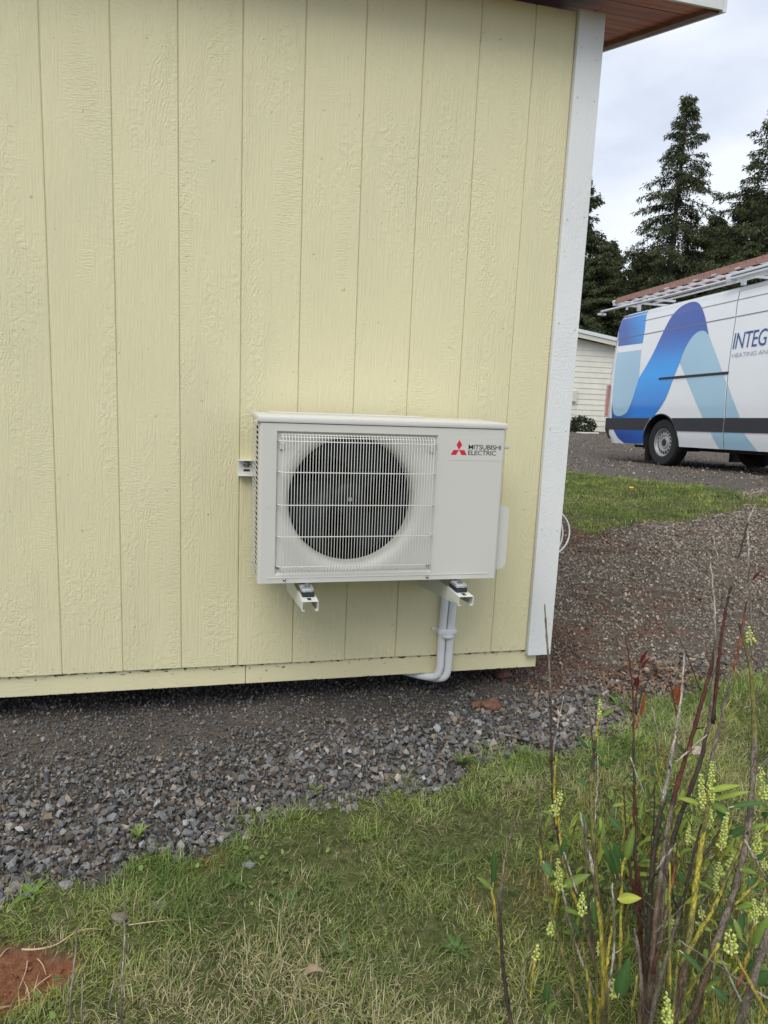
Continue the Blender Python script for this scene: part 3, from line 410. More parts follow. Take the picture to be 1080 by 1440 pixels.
def gravel():
    def cand(n, x0, x1, y0, y1):
        return rng.uniform(x0, x1, n), rng.uniform(y0, y1, n)
    def stone_cols(x, y, red, lite=1.0):
        n = len(x); v = rng.lognormal(0, 0.36, n)*0.165*lite; v = np.clip(v, 0.05, 0.5)
        c_ = np.stack([v*1.0, v*1.0, v*1.01], 1)
        t = rng.random(n); tan = t < 0.035; c_[tan] = np.array([0.28, 0.22, 0.15])*lite*rng.uniform(0.6, 1.1, (tan.sum(), 1))
        br = (t > 1-0.25*lite**3); c_[br] = v[br][:, None]*np.array([1.16, 1.0, 0.84])
        rb = rng.random(n) < red*0.75; c_[rb] = np.array([0.170, 0.108, 0.080])*rng.uniform(0.5, 2.0, (rb.sum(), 1))
        return c_
    big, small = rock_variants(26, 8, 0.8), rock_variants(14, 6, 0.8)
    # coarse crushed stone along the lawn edge
    x, y = cand(38000, -0.9, 3.2, -1.1, 0.35)
    g, s, red = zones(x, y); d = poly_dist(x, y, GRASS)*np.where(in_poly(x, y, GRASS), -1, 1)
    band = 0.52-0.09*np.clip(x, 0, 3)
    keep = ((d > -0.02) & (rng.random(len(x)) < sm((band+0.10-d)/0.28))) | ((d <= 0) & (d > -0.22) & (rng.random(len(x)) < 0.03*np.exp(d*12)))
    x, y, red, d = x[keep], y[keep], red[keep], d[keep]
    sz = rng.lognormal(0, 0.34, len(x))*0.0120*np.where(d < 0.30, 1.08, 0.82); sz = np.clip(sz, 0.006, 0.024)
    z = ground_z(x, y)+0.010+rng.uniform(-0.3, 1.0, len(x))*sz*1.1
    tag(scatter('coarse_gravel', big, np.stack([x, y, z], 1), sz, stone_cols(x, y, red, 1.10)*(1+np.clip(x-1.7, 0, 1)[:, None]*np.array([0.10, 0.0, -0.12])), M['stone']), 'coarse grey crushed stone lying along the lawn edge', 'gravel', kind='stuff')
    # finer stone up to and under the building
    x, y = cand(52000, -0.9, 2.5, -0.85, 1.0); g, s, red = zones(x, y)
    keep = (g < 0.4); x, y, red = x[keep], y[keep], red[keep]
    sz = np.clip(rng.lognormal(0, 0.3, len(x))*0.0068, 0.004, 0.014); z = ground_z(x, y)+0.007+rng.uniform(-0.2, 0.8, len(x))*sz
    tag(scatter('fine_gravel', small, np.stack([x, y, z], 1), sz, stone_cols(x, y, red, 0.95), M['stone']), 'fine dark gravel beside and under the yellow building', 'gravel', kind='stuff')
    # path to the right
    x, y = cand(105000, 2.0, 7.5, -0.3, 3.6); g, s, red = zones(x, y)
    keep = (g < 0.3) & (rng.random(len(x)) < 1-0.35*red); x, y, red = x[keep], y[keep], red[keep]
    sz = np.clip(rng.lognormal(0, 0.38, len(x))*(0.0072+0.0014*y), 0.004, 0.022); z = ground_z(x, y)+0.007+rng.uniform(-0.2, 0.9, len(x))*sz
    tag(scatter('path_gravel', small+big[:6], np.stack([x, y, z], 1), sz, stone_cols(x, y, red, 1.62)*np.array([1.02, 1.0, 0.96]), M['stone']), 'gravel path with red soil mixed in right of the building', 'gravel', kind='stuff')
    # driveway under and round the van
    x, y = cand(46000, 3.5, 15.0, 2.6, 20.0); g, s, red = zones(x, y)
    keep = (g < 0.3) & (x > 2.6+0.5*(y-2)*0.6); x, y, red = x[keep], y[keep], red[keep]
    sz = np.clip(rng.lognormal(0, 0.35, len(x))*0.017, 0.008, 0.04); z = ground_z(x, y)+0.002+rng.uniform(-0.3, 0.5, len(x))*sz
    tag(scatter('driveway_gravel', small, np.stack([x, y, z], 1), sz, stone_cols(x, y, red, 1.2)*np.array([1.08, 1.0, 0.9]), M['stone']), 'brownish grey gravel of the driveway around the van', 'gravel', kind='stuff')
gravel()

def blades(name, x, y, hmin, hmax, wd, cols, lean, label, lift=0.004):
    n = len(x); z = ground_z(x, y)+lift; a = rng.uniform(0, 6.283, n)+0.0; Lh = rng.uniform(hmin, hmax, n)*(0.55+0.85*fnoise(x, y, 11, 61)); a = a*0.8+6.283*1.2*fnoise(x, y, 9, 62)
    ln = np.clip(np.abs(rng.normal(lean, 0.35, n)), 0.1, 1.5); dx, dy = np.cos(a), np.sin(a); b_ = a+rng.normal(1.57, 0.5, n)
    px, py = np.cos(b_)*wd*0.5*rng.uniform(0.6, 1.3, n), np.sin(b_)*wd*0.5*rng.uniform(0.6, 1.3, n)
    P0 = np.stack([x, y, z-0.005], 1); l1, l2 = ln*0.55, ln*1.25
    P1 = P0+np.stack([dx*np.sin(l1), dy*np.sin(l1), np.cos(l1)], 1)*(Lh*0.5)[:, None]
    P2 = P1+np.stack([dx*np.sin(l2), dy*np.sin(l2), np.maximum(np.cos(l2), -0.15)], 1)*(Lh*0.5)[:, None]
    S_ = np.stack([px, py, np.zeros(n)], 1)
    V = np.stack([P0-S_, P0+S_, P1-S_*0.85, P1+S_*0.85, P2], 1).reshape(-1, 3)
    F = (np.array([[0, 1, 3], [0, 3, 2], [2, 3, 4]])[None]+(np.arange(n)*5)[:, None, None]).reshape(-1, 3)
    return tag(tri_mesh(name, V, F, M['blade'], col=np.repeat(cols, 5, 0)), label, 'grass', kind='stuff')
def grass_cols(x, y, dryness=0.30, bright=1.0):
    n = len(x); p = fnoise(x, y, 2.3, 21)*0.55+fnoise(x, y, 7, 22)*0.45
    dry = rng.random(n) < np.clip(dryness+(p-0.5)*1.5, 0.04, 0.75)
    G = np.array([0.155, 0.215, 0.050]); G2 = np.array([0.27, 0.305, 0.085]); D_ = np.array([0.34, 0.31, 0.15]); D2 = np.array([0.46, 0.41, 0.25])
    t = rng.random((n, 1)); q = (0.6*fnoise(x, y, 4, 24)+0.4*fnoise(x, y, 13, 25))[:, None]
    c_ = G*(1-t)+G2*t; c_ = c_*(0.50+1.0*q)*(1+np.array([0.18, 0.0, -0.1])*(q-0.5)*2); k = rng.random((n, 1)); dc = D_*(1-k)+D2*k
    c_[dry] = dc[dry]; c_ *= rng.uniform(0.7, 1.3, (n, 1))*bright
    return c_
def lawn():
    x = rng.uniform(-0.6, 4.2, 430000); y = rng.uniform(-1.75, 0.35, 430000); g, s, red = zones(x, y)
    dens = 0.55+0.45*sm((fnoise(x, y, 3, 31)-0.25)/0.3)
    vis = (x-0.687)*0.62 < (y+2.586)*1.05+0.5
    mx_, my_ = DATA['spots']['moss']; bare = np.hypot((x-mx_)/0.05, (y-my_)/0.03); px_, py_ = DATA['spots']['pale']; bare2 = np.hypot((x-px_)/0.10, (y-py_)/0.05)
    keep = (rng.random(len(x)) < g*dens) & vis & (bare > rng.uniform(0.6, 1.2, len(x))) & (bare2 > rng.uniform(0.3, 1.1, len(x)))
    x, y = x[keep], y[keep]; ed = sm(poly_dist(x, y, GRASS)/0.3)
    cols = grass_cols(x, y, 0.24, 1.1); mo = np.hypot((x-mx_)/0.13, (y-my_)/0.08) < 1; cols[mo] = np.array([0.34, 0.28, 0.10])*rng.uniform(0.6, 1.2, (mo.sum(), 1)); cols[ed < 0.5] *= [0.9, 1.05, 0.85]
    blades('lawn_grass', x, y, 0.022, 0.070, 0.0024, cols, 1.0, 'short green and straw coloured grass in the foreground')
    # matted dead straw
    x = rng.uniform(-0.6, 4.0, 42000); y = rng.uniform(-1.75, 0.3, 42000); g, s, red = zones(x, y)
    keep = rng.random(len(x)) < g*sm((fnoise(x, y, 3.1, 41)-0.38)/0.25); x, y = x[keep], y[keep]
    c_ = np.array([0.38, 0.33, 0.20])*rng.uniform(0.4, 1.1, (len(x), 1)); x, y = x[::2], y[::2]; c_ = c_[::2]
    blades('dry_straw', x, y, 0.03, 0.065, 0.0017, c_, 1.45, 'matted dry straw lying in the lawn', lift=0.018)
    x = rng.uniform(3.4, 7.4, 130000); y = rng.uniform(2.1, 6.4, 130000)
    ins = (in_poly(x+rng.normal(0, 0.03, len(x)), y+rng.normal(0, 0.04, len(x)), FARG) | in_poly(x+rng.normal(0, .03, len(x)), y+rng.normal(0, .03, len(x)), FARB)); x, y = x[ins], y[ins]
    c_ = grass_cols(x, y, 0.16, 1.0); c_ *= [0.86, 0.95, 0.70]
    blades('far_lawn_grass', x, y, 0.02, 0.06, 0.006, c_, 0.8, 'bright green grass island beside the driveway')
    # ragged tufts on the gravel side and under the trees
    x = rng.uniform(2.0, 3.2, 6000); y = rng.uniform(-0.45, 0.2, 6000); k = np.hypot((x-2.36)/0.16, (y+0.16)/0.10) < rng.uniform(0.2, 1, len(x)); x, y = x[k], y[k]
    blades('grass_tuft', x, y, 0.03, 0.09, 0.004, grass_cols(x, y, 0.08, 0.9), 0.7, 'small green grass tuft growing out of the gravel edge')
lawn()
def meadow():
    x = rng.uniform(5, 60, 60000); y = rng.uniform(21, 60, 60000); k = (y < 24) | (rng.random(len(x)) < 0.5); x, y = x[k], y[k]
    blades('rough_grass', x, y, 0.1, 0.45, 0.05, grass_cols(x, y, 0.1, 0.7), 0.4, 'rough dark grass below the trees behind the shed')
meadow()

# ------------------------------------------------------------------ yellow building
BX0, BX1, SOFF = -3.05, 2.09, 0.25
bld = empty('yellow_building', (0, 0, 0), label='pale yellow building with grooved wood-grain siding and white corner trim', cat='building')
def wall_top(y=0): return 2.455+SOFF*y
def siding_board(x0, x1):
    m = MB(); g = 0.0014
    prof = [(x0+g, -0.0005), (x0+g, -0.0075), (x0+g+0.0022, -0.0095), (x1-g-0.0022, -0.0095), (x1-g, -0.0075), (x1-g, -0.0005)]
    m.prism(prof, 2, 0.0, 2.40); return m
base_board = None
for k in range(-15, 10):
    x0 = 0.2032*k; x1 = 0.2032*(k+1)
    if k == 9: x1 = 1.9855
    if k == 9 or base_board is None:
        m = siding_board(0, x1-x0); o = m.obj('siding_board', M['yellow_siding'], bld); o.location.x = x0
        if k != 9: base_board = o
    else: o = copy_obj(base_board, loc=(x0, 0, 0))
    o.location.y = -0.0003+rng.uniform(-0.0006, 0.0006)
    o.location.z = rng.uniform(0.0, 0.002)
MB().box(BX0, 1.986, -0.0058, 0.10, 0.004, 2.395).obj('wall_backing', M['groove'], bld)
MB().box(1.9875, 2.09, -0.028, -0.001, -0.018, 2.405, 0.002).obj('corner_trim', M['white_trim'], bld)
MB().box(2.064, 2.09, -0.0, 0.09, -0.018, 2.43, 0.002).obj('corner_trim', M['white_trim'], bld)
nh = MB()
for k in range(-14, 10):
    for dx in (0.035, 0.10, 0.165):
        if 0.2032*k+dx < 1.97: nh.lathe([(0.0, -0.0006), (0.0022, -0.0005), (0.0028, 0.0)], (0.2032*k+dx+rng.uniform(-.01, .01), -0.0100, 0.018+rng.uniform(-.004, .004)), 'y', 8)
for z in np.arange(0.10, 2.4, 0.40):
    for x in (2.004, 2.073): nh.lathe([(0.0, -0.0008), (0.003, -0.0006), (0.0036, 0.0)], (x, -0.0282, z+rng.uniform(-.02, .02)), 'y', 8)
tag(nh.obj('nail_heads', plain('nail_paint', (0.52, 0.50, 0.36), 0.5), bld), kind='stuff')
for i in range(14):   # side wall boards (seen only from the side)
    y0 = 0.0915+i*0.2032
    MB().box(2.060, 2.072, y0+0.0025, y0+0.2007, 0.0, 2.40+0.2*SOFF+i*0.2032*SOFF).obj('siding_board', M['yellow_siding'], bld)
MB().box(2.0, 2.059, 0.101, 2.95, 0.002, 2.42).obj('wall_backing', M['groove'], bld)
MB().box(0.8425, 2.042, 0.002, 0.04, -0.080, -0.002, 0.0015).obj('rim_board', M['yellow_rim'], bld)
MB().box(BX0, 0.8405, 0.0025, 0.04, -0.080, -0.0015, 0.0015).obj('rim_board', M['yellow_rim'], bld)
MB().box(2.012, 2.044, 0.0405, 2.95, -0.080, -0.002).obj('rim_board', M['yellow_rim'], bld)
MB().box(BX0, 2.01, 0.042, 2.95, -0.075, 0.001).obj('floor_frame', M['dark_wood'], bld)
for i, x in enumerate(np.arange(-2.8, 1.8, 0.9)):
    MB().box(x, x+0.15, 0.9, 2.8, -0.24, -0.0755).obj('skid', M['dark_wood'], bld)
MB().box(BX0, BX0+0.08, 0.1005, 2.95, 0.002, 2.45).obj('wall_backing', M['groove'], bld)
MB().box(BX0, 2.059, 2.951, 3.0, -0.2, 3.1).obj('wall_backing', M['groove'], bld)
# roof: planks on the underside of the eave, then barge and fascia
def slope_box(name, x0, x1, y0, y1, dz0, dz1, m, bev=0):
    b_ = MB(); z = lambda y: wall_top(y)
    v = [(x, y, z(y)+d) for d in (dz0, dz1) for x, y in ((x0, y0), (x1, y0), (x1, y1), (x0, y1))]
    b_.add(v, [[0, 3, 2, 1], [4, 5, 6, 7], [0, 1, 5, 4], [1, 2, 6, 5], [2, 3, 7, 6], [3, 0, 4, 7]])
    return b_.obj(name, m, bld)
ye = -0.186; yy = ye+0.020
while yy < 3.2:
    y1 = yy+0.139; slope_box('soffit_plank', BX0-0.3, 2.415, yy+0.002, y1-0.002, rng.uniform(0.001, 0.004), 0.022, M['soffit_wood']); yy = y1
slope_box('barge_board', 2.4165, 2.452, ye+0.019, 3.2, -0.014, 0.024, M['barge_wood'])
slope_box('rake_trim', 2.4535, 2.468, ye, 3.2, -0.012, 0.10, M['white_fascia'])
slope_box('fascia', BX0-0.3, 2.4525, ye, ye+0.018, -0.006, 0.10, M['white_fascia'])
slope_box('roof', BX0-0.32, 2.49, ye-0.02, 3.25, 0.1015, 0.125, M['roofing'])
slope_box('roof_deck', BX0-0.3, 2.452, ye+0.0185, 3.2, 0.0245, 0.100, M['dark_wood'])

# ------------------------------------------------------------------ heat pump
AX, AZ, AW, AH, AY, AD = 0.854, 0.413, 0.819, 0.513, -0.36, 0.285
M['casing'] = plain('casing', (0.59, 0.578, 0.54), 0.42, vary=0.015, scale=6, bump=0.0001, spec=0.4)
M['casing_top'] = plain('casing_top', (0.64, 0.63, 0.595), 0.38, vary=0.02, scale=5, spec=0.4)
M['wire'] = plain('guard_wire', (0.72, 0.72, 0.68), 0.35, vary=0.03)
M['black_in'] = plain('black_inside', (0.003, 0.003, 0.003), 0.9, spec=0.0)
M['fan'] = plain('fan_plastic', (0.008, 0.010, 0.014), 0.5, vary=0.15, scale=8, spec=0.25)
M['fin'] = plain('coil_fin', (0.003, 0.003, 0.003), 0.8, spec=0.05)
M['steel'] = plain('galvanised_steel', (0.50, 0.52, 0.53), 0.36, 0.7, vary=0.2, scale=60)
M['screw'] = plain('screw', (0.33, 0.33, 0.33), 0.3, 0.9)
M['rubber'] = plain('rubber', (0.02, 0.025, 0.03), 0.7)
M['white_metal'] = plain('white_metal', (0.68, 0.69, 0.64), 0.4, vary=0.03)
M['pvc'] = plain('white_pvc', (0.72, 0.735, 0.75), 0.4, vary=0.05, scale=14, bump=0.0003)
M['red'] = plain('logo_red', (0.60, 0.012, 0.03), 0.45, vary=0.03)
M['ink'] = plain('logo_ink', (0.02, 0.02, 0.025), 0.5)
M['sticker'] = plain('sticker', (0.60, 0.59, 0.555), 0.3, vary=0.01)
hp = empty('heat_pump', (AX, AY, AZ), label='white outdoor heat pump unit with round fan behind wire guard on the yellow wall', cat='heat pump')
def hp_front():
    bm = bmesh.new()
    c_ = (0.305, 0.265); rr = 0.247
    rx0, rx1, rz0, rz1 = 0.054, 0.581, 0.027, 0.489
    m = MB()
    # front face frame (y = 0), pieces butted around the recess
    W, H = AW, AH
    def q(x0, x1, z0, z1, y=0.0): m.add([(x0, y, z0), (x1, y, z0), (x1, y, z1), (x0, y, z1)], [[0, 1, 2, 3]])
    e = 0.010
    q(e, rx0, 0, H); q(rx1, W-e, 0, H); q(rx0, rx1, 0, rz0); q(rx0, rx1, rz1, H)
    # rounded vertical corners and returns
    for sgn, xc in ((-1, e), (1, W-e)):
        pr = [(xc+sgn*e*math.sin(t*math.pi/12), e-e*math.cos(t*math.pi/12)) for t in range(7)]
        for a, b_ in zip(pr, pr[1:]): m.add([(a[0], a[1], 0), (b_[0], b_[1], 0), (b_[0], b_[1], H), (a[0], a[1], H)], [[0, 1, 2, 3]])
    m.add([(W, e, 0), (W, AD, 0), (W, AD, H), (W, e, H)], [[0, 1, 2, 3]])           # right side
    m.add([(0, e, 0), (0, 0.03, 0), (0, 0.03, H), (0, e, H)], [[0, 1, 2, 3]])       # left return
    m.add([(0.0, 0.004, 0.0005), (W, 0.004, 0.0005), (W, AD, 0.0005), (0, AD, 0.0005)], [[0, 1, 2, 3]])  # bottom
    m.add([(0.02, AD, 0), (W, AD, 0), (W, AD, H), (0.02, AD, H)], [[0, 1, 2, 3]])     # back
    # recess walls (sloped) and floor with hole
    d = 0.010; s = 0.006
    O = [(rx0, 0, rz0), (rx1, 0, rz0), (rx1, 0, rz1), (rx0, 0, rz1)]; I = [(rx0+s, d, rz0+s), (rx1-s, d, rz0+s), (rx1-s, d, rz1-s), (rx0+s, d, rz1-s)]
    for k in range(4): m.add([O[k], O[(k+1) % 4], I[(k+1) % 4], I[k]], [[0, 1, 2, 3]])
    n = 96; ring = []; sq = []
    for k in range(n):
        a = 2*math.pi*k/n; ca, sa = math.cos(a), math.sin(a)
        # ring is clipped at the recess borders at the left and bottom
        r_ = rr
        if ca < 0: r_ = min(r_, (c_[0]-rx0-s-0.002)/-ca)
        if sa < 0: r_ = min(r_, (c_[1]-rz0-s-0.002)/-sa)
        if sa > 0: r_ = min(r_, (rz1-s-0.002-c_[1])/sa)
        ring.append((c_[0]+r_*ca, d, c_[1]+r_*sa))
        tx = ((rx1-s-c_[0])/ca if ca > 0 else (rx0+s-c_[0])/ca) if abs(ca) > 1e-9 else 1e9
        tz = ((rz1-s-c_[1])/sa if sa > 0 else (rz0+s-c_[1])/sa) if abs(sa) > 1e-9 else 1e9
        t = min(tx, tz); sq.append((c_[0]+t*ca, d, c_[1]+t*sa))
    b_ = len(m.v); m.v += ring+sq
    for k in range(n): m.f.append([b_+n+k, b_+n+(k+1) % n, b_+(k+1) % n, b_+k])
    # corners of recess floor
    for cx_, cz_ in ((rx0+s, rz0+s), (rx1-s, rz0+s), (rx1-s, rz1-s), (rx0+s, rz1-s)):
        near = sorted(range(n), key=lambda k: (sq[k][0]-cx_)**2+(sq[k][2]-cz_)**2)[:2]
        m.add([sq[near[0]], sq[near[1]], (cx_, d, cz_)], [[0, 1, 2]])
    o = m.obj('casing', M['casing'], hp, 30)
    # bell mouth: from ring into the shroud
    m = MB(); prof = []
    rows = []
    for j in range(7):
        t = j/6*math.pi/2; f = math.sin(t); yd = d+0.030*(1-math.cos(t)); rows.append([(c_[0]+(p[0]-c_[0])*(1-f)+0.208*math.cos(2*math.pi*k/n)*f, yd, c_[1]+(p[2]-c_[1])*(1-f)+0.208*math.sin(2*math.pi*k/n)*f) for k, p in enumerate(ring)])
    rows.append([(c_[0]+0.207*math.cos(2*math.pi*k/n), 0.075, c_[1]+0.207*math.sin(2*math.pi*k/n)) for k in range(n)])
    for r_ in rows: m.v += r_
    for j in range(len(rows)-1):
        for k in range(n): m.f.append([j*n+k, j*n+(k+1) % n, (j+1)*n+(k+1) % n, (j+1)*n+k])
    m.obj('bell_mouth', M['casing'], hp, True)
    # dark interior
    me = MB().box(0.035, 0.60, 0.076, AD-0.045, 0.005, H-0.005).obj('air_chamber', M['black_in'], hp).data
    bm = bmesh.new(); bm.from_mesh(me)
    ff = [f for f in bm.faces if f.normal.y < -0.9]; bmesh.ops.delete(bm, geom=ff, context='FACES'); bm.to_mesh(me); bm.free()
    m = MB()
    for k in range(90): m.box(0.04+k*0.0062, 0.0405+k*0.0062, AD-0.062, AD-0.046, 0.02, H-0.02)
    m.obj('coil_fins', M['fin'], hp)
    # fan
    fc = (c_[0], 0.085, c_[1])
    fan = MB().lathe([(0.0, -0.022), (0.022, -0.021), (0.05, -0.012), (0.058, 0.0), (0.060, 0.05), (0.0, 0.05)], fc, 'y', 28).obj('fan', M['fan'], hp, 40)
    def blade(a0):
        m = MB(); nr, na = 8, 8
        for side in (0, 1):
            for i in range(nr+1):
                r_ = 0.055+(0.200-0.055)*i/nr; span = 0.95+0.50*(i/nr); lead = a0+0.55*(i/nr)
                for j in range(na+1):
                    a = lead+span*j/na; yv = 0.040-0.050*(j/na)+0.012*math.sin(math.pi*j/na)+(0.003 if side else 0)
                    m.v.append((fc[0]+r_*math.cos(a), fc[1]+yv-0.01, fc[2]+r_*math.sin(a)))
            b_ = side*(nr+1)*(na+1)
            for i in range(nr):
                for j in range(na):
                    p = b_+i*(na+1)+j; m.f.append([p, p+1, p+na+2, p+na+1])
        return m.obj('fan_blade', M['fan'], fan, True)
    for k in range(3): blade(0.35+k*2.0944)
    MB().lathe([(0.0, -0.026), (0.007, -0.026), (0.008, -0.019)], fc, 'y', 12).obj('shaft_nut', M['steel'], fan)
    m = MB(); m.box(c_[0]-0.085, c_[0]-0.062, 0.15, 0.16, 0.05, 0.48); m.box(c_[0]+0.05, c_[0]+0.073, 0.15, 0.16, 0.05, 0.48); m.obj('motor_bracket', M['fan'], hp)
hp_front()
# left side: openings between slats
m = MB(); nsl = 30
for k in range(nsl+1):
    z = 0.010+k*(0.492/nsl); dz = 0.0 if k > 12 else -0.010
    m.add([(0, 0.030, z-0.0028), (0, AD-0.002, z-0.0028+dz), (0, AD-0.002, z+0.0028+dz), (0, 0.030, z+0.0028), (0.001, 0.030, z-0.0028), (0.001, AD-0.002, z-0.0028+dz), (0.001, AD-0.002, z+0.0028+dz), (0.001, 0.030, z+0.0028)], [[0, 3, 2, 1], [4, 5, 6, 7], [3, 7, 6, 2], [0, 1, 5, 4]])
for y in (0.030, 0.148, AD-0.014): m.box(-0.0004, 0.0012, y, y+0.012, 0.0, AH)
m.obj('side_grille', M['casing'], hp)
MB().box(0.012, 0.033, 0.03, AD-0.004, 0.004, AH-0.004).obj('side_coil', M['black_in'], hp)
# lid
lid = MB().box(-0.004, AW+0.004, -0.004, AD+0.004, AH+0.0015, AH+0.021, 0.004).obj('lid', M['casing_top'], hp, 30)
MB().box(0.05, 0.60, AD-0.05, AD-0.004, AH+0.0212, AH+0.025, 0.001).obj('lid_rib', M['casing_top'], lid)
MB().prism([(-0.006, AH-0.004), (-0.014, AH+0.004), (-0.004, AH+0.010)], 1, -0.002, 0.02).obj('lid_tab', M['casing_top'], lid)
# guard wires
m = MB(); xs = np.linspace(0.072, 0.562, 53)
zt = [(0.0095, 0.480), (-0.003, 0.4815), (-0.013, 0.476), (-0.021, 0.460), (-0.021, 0.26), (-0.021, 0.055), (-0.014, 0.044), (-0.002, 0.037), (0.0095, 0.036)]
w0 = MB().tube([(0, y, z) for y, z in zt], 0.00108, 5).obj('guard_wire', M['wire'], hp, True); w0.location.x = xs[0]
for x in xs[1:]: copy_obj(w0, loc=(x, 0, 0))
hz = [(0.0095, 0.059), (-0.008, 0.061), (-0.0187, 0.072), (-0.0187, 0.56), (-0.008, 0.571), (0.0095, 0.573)]
h0 = MB().tube([(x, y, 0) for y, x in hz], 0.0017, 6).obj('guard_cross_wire', M['wire'], hp, True); h0.location.z = 0.362
for z in (0.258, 0.156, 0.058, 0.459): copy_obj(h0, loc=(0, 0, z))
for z, yv in ((0.4715, -0.0120), (0.4785, -0.0015)):
    o_ = MB().tube([(0.066, yv, z), (0.568, yv, z)], 0.0016, 6).obj('guard_cross_wire', M['wire'], hp, True)
for x, z in ((0.064, 0.051), (0.569, 0.049), (0.086, 0.0115), (0.568, 0.0105)):
    MB().lathe([(0.0, -0.0045), (0.0032, -0.004), (0.005, -0.001), (0.0055, 0.0)], (x, -0.001 if z < 0.03 else 0.006, z), 'y', 12).obj('screw', M['screw'], hp, True)
for x in (0.064, 0.556): MB().box(x, x+0.010, 0.001, 0.0095, 0.432, 0.452, 0.001).obj('guard_clip', M['casing'], hp)
MB().box(0.03, 0.79, -0.0016, -0.0002, 0.0165, 0.0185).obj('bottom_seam', M['casing_top'], hp)
for z in (0.245, 0.249, 0.253): MB().box(0.026, 0.036, -0.0008, -0.0001, z, z+0.0012).obj('embossed_mark', M['casing_top'], hp)
# service cover at the right
m = MB(); m.prism([(0.262, 0.0005), (0.240, 0.044), (0.045, 0.044), (0.030, 0.034), (0.022, 0.0005)], 1, 0.025, 0.20)
m2 = MB(); m2.add([(AW+v[2], v[1], v[0]) for v in m.v], [f[::-1] for f in m.f]); m2.obj('service_cover', M['casing'], hp)
MB().box(AW+0.0005, AW+0.030, 0.03, 0.055, 0.446, 0.459, 0.003).obj('service_tab', M['casing'], hp)
# logo
def text_mesh(txt, w, h, bold=0.0):
    cu = bpy.data.curves.new('text', 'FONT'); cu.body = txt; cu.size = 1; cu.offset = bold; cu.resolution_u = 3; cu.space_character = 0.92
    o = bpy.data.objects.new('text', cu); me = bpy.data.meshes.new_from_object(o)
    v = np.array([p.co[:] for p in me.vertices]); f = [list(p.vertices) for p in me.polygons]
    bpy.data.objects.remove(o); bpy.data.curves.remove(cu); bpy.data.meshes.remove(me)
    mn, mxx = v.min(0), v.max(0); v[:, 0] = (v[:, 0]-mn[0])/(mxx[0]-mn[0])*w; v[:, 1] = (v[:, 1]-mn[1])/(mxx[1]-mn[1])*h
    return v, f
st_ = MB().box(0.618, 0.812, -0.0006, -0.0001, 0.408, 0.487).obj('badge', M['sticker'], hp)
cx_, cz_ = 0.6545, 0.4425; S3 = 0.0165
def rh(pts): MB().prism([(cx_+x, cz_+z) for x, z in pts], 1, -0.0012, -0.0007).obj('emblem', M['red'], st_)
rh([(0, 0.0005), (-0.0135*0.72, 0.0165), (0, 0.033), (0.0135*0.72, 0.0165)])
rh([(-0.0004, -0.0003), (-0.019, -0.0003), (-0.0280, -0.0165), (-0.0098, -0.0165)])
rh([(0.0004, -0.0003), (0.019, -0.0003), (0.0280, -0.0165), (0.0098, -0.0165)])
for txt, w_, z_ in (('MITSUBISHI', 0.1165, 0.4450), ('ELECTRIC', 0.0995, 0.4260)):
    v, f = text_mesh(txt, w_, 0.0158, 0.006)
    mesh_obj('lettering', [(0.6875+p[0], -0.0009, z_+p[1]) for p in v], f, M['ink'], st_)

# mounting bracket: rail on the wall and two arms, a thing of its own
br = empty('wall_bracket', (0, -0.012, 0.745), label='white steel wall bracket with two arms carrying the heat pump', cat='bracket')
def P_(name, mb, mat, sm_=False):
    mb.v = [(x, y+0.012, z-0.745) for x, y, z in mb.v]; return mb.obj(name, mat, br, sm_)
m = MB(); m.box(0.806, 1.775, -0.0145, -0.0115, 0.718, 0.775, 0.0008); m.box(0.806, 1.775, -0.042, -0.0148, 0.7720, 0.775, 0.0008); m.box(0.806, 1.775, -0.042, -0.0148, 0.718, 0.7205, 0.0008); P_('rail', m, M['white_metal'])
for z in (0.759,): P_('bolt', MB().lathe([(0.0, -0.010), (0.006, -0.0095), (0.008, -0.004), (0.013, -0.002), (0.013, 0)], (0.836, -0.015, z), 'y', 14), M['screw'], 40)
P_('slot', MB().box(0.826, 0.848, -0.0152, -0.0147, 0.732, 0.740, 0.0002), M['rubber'])
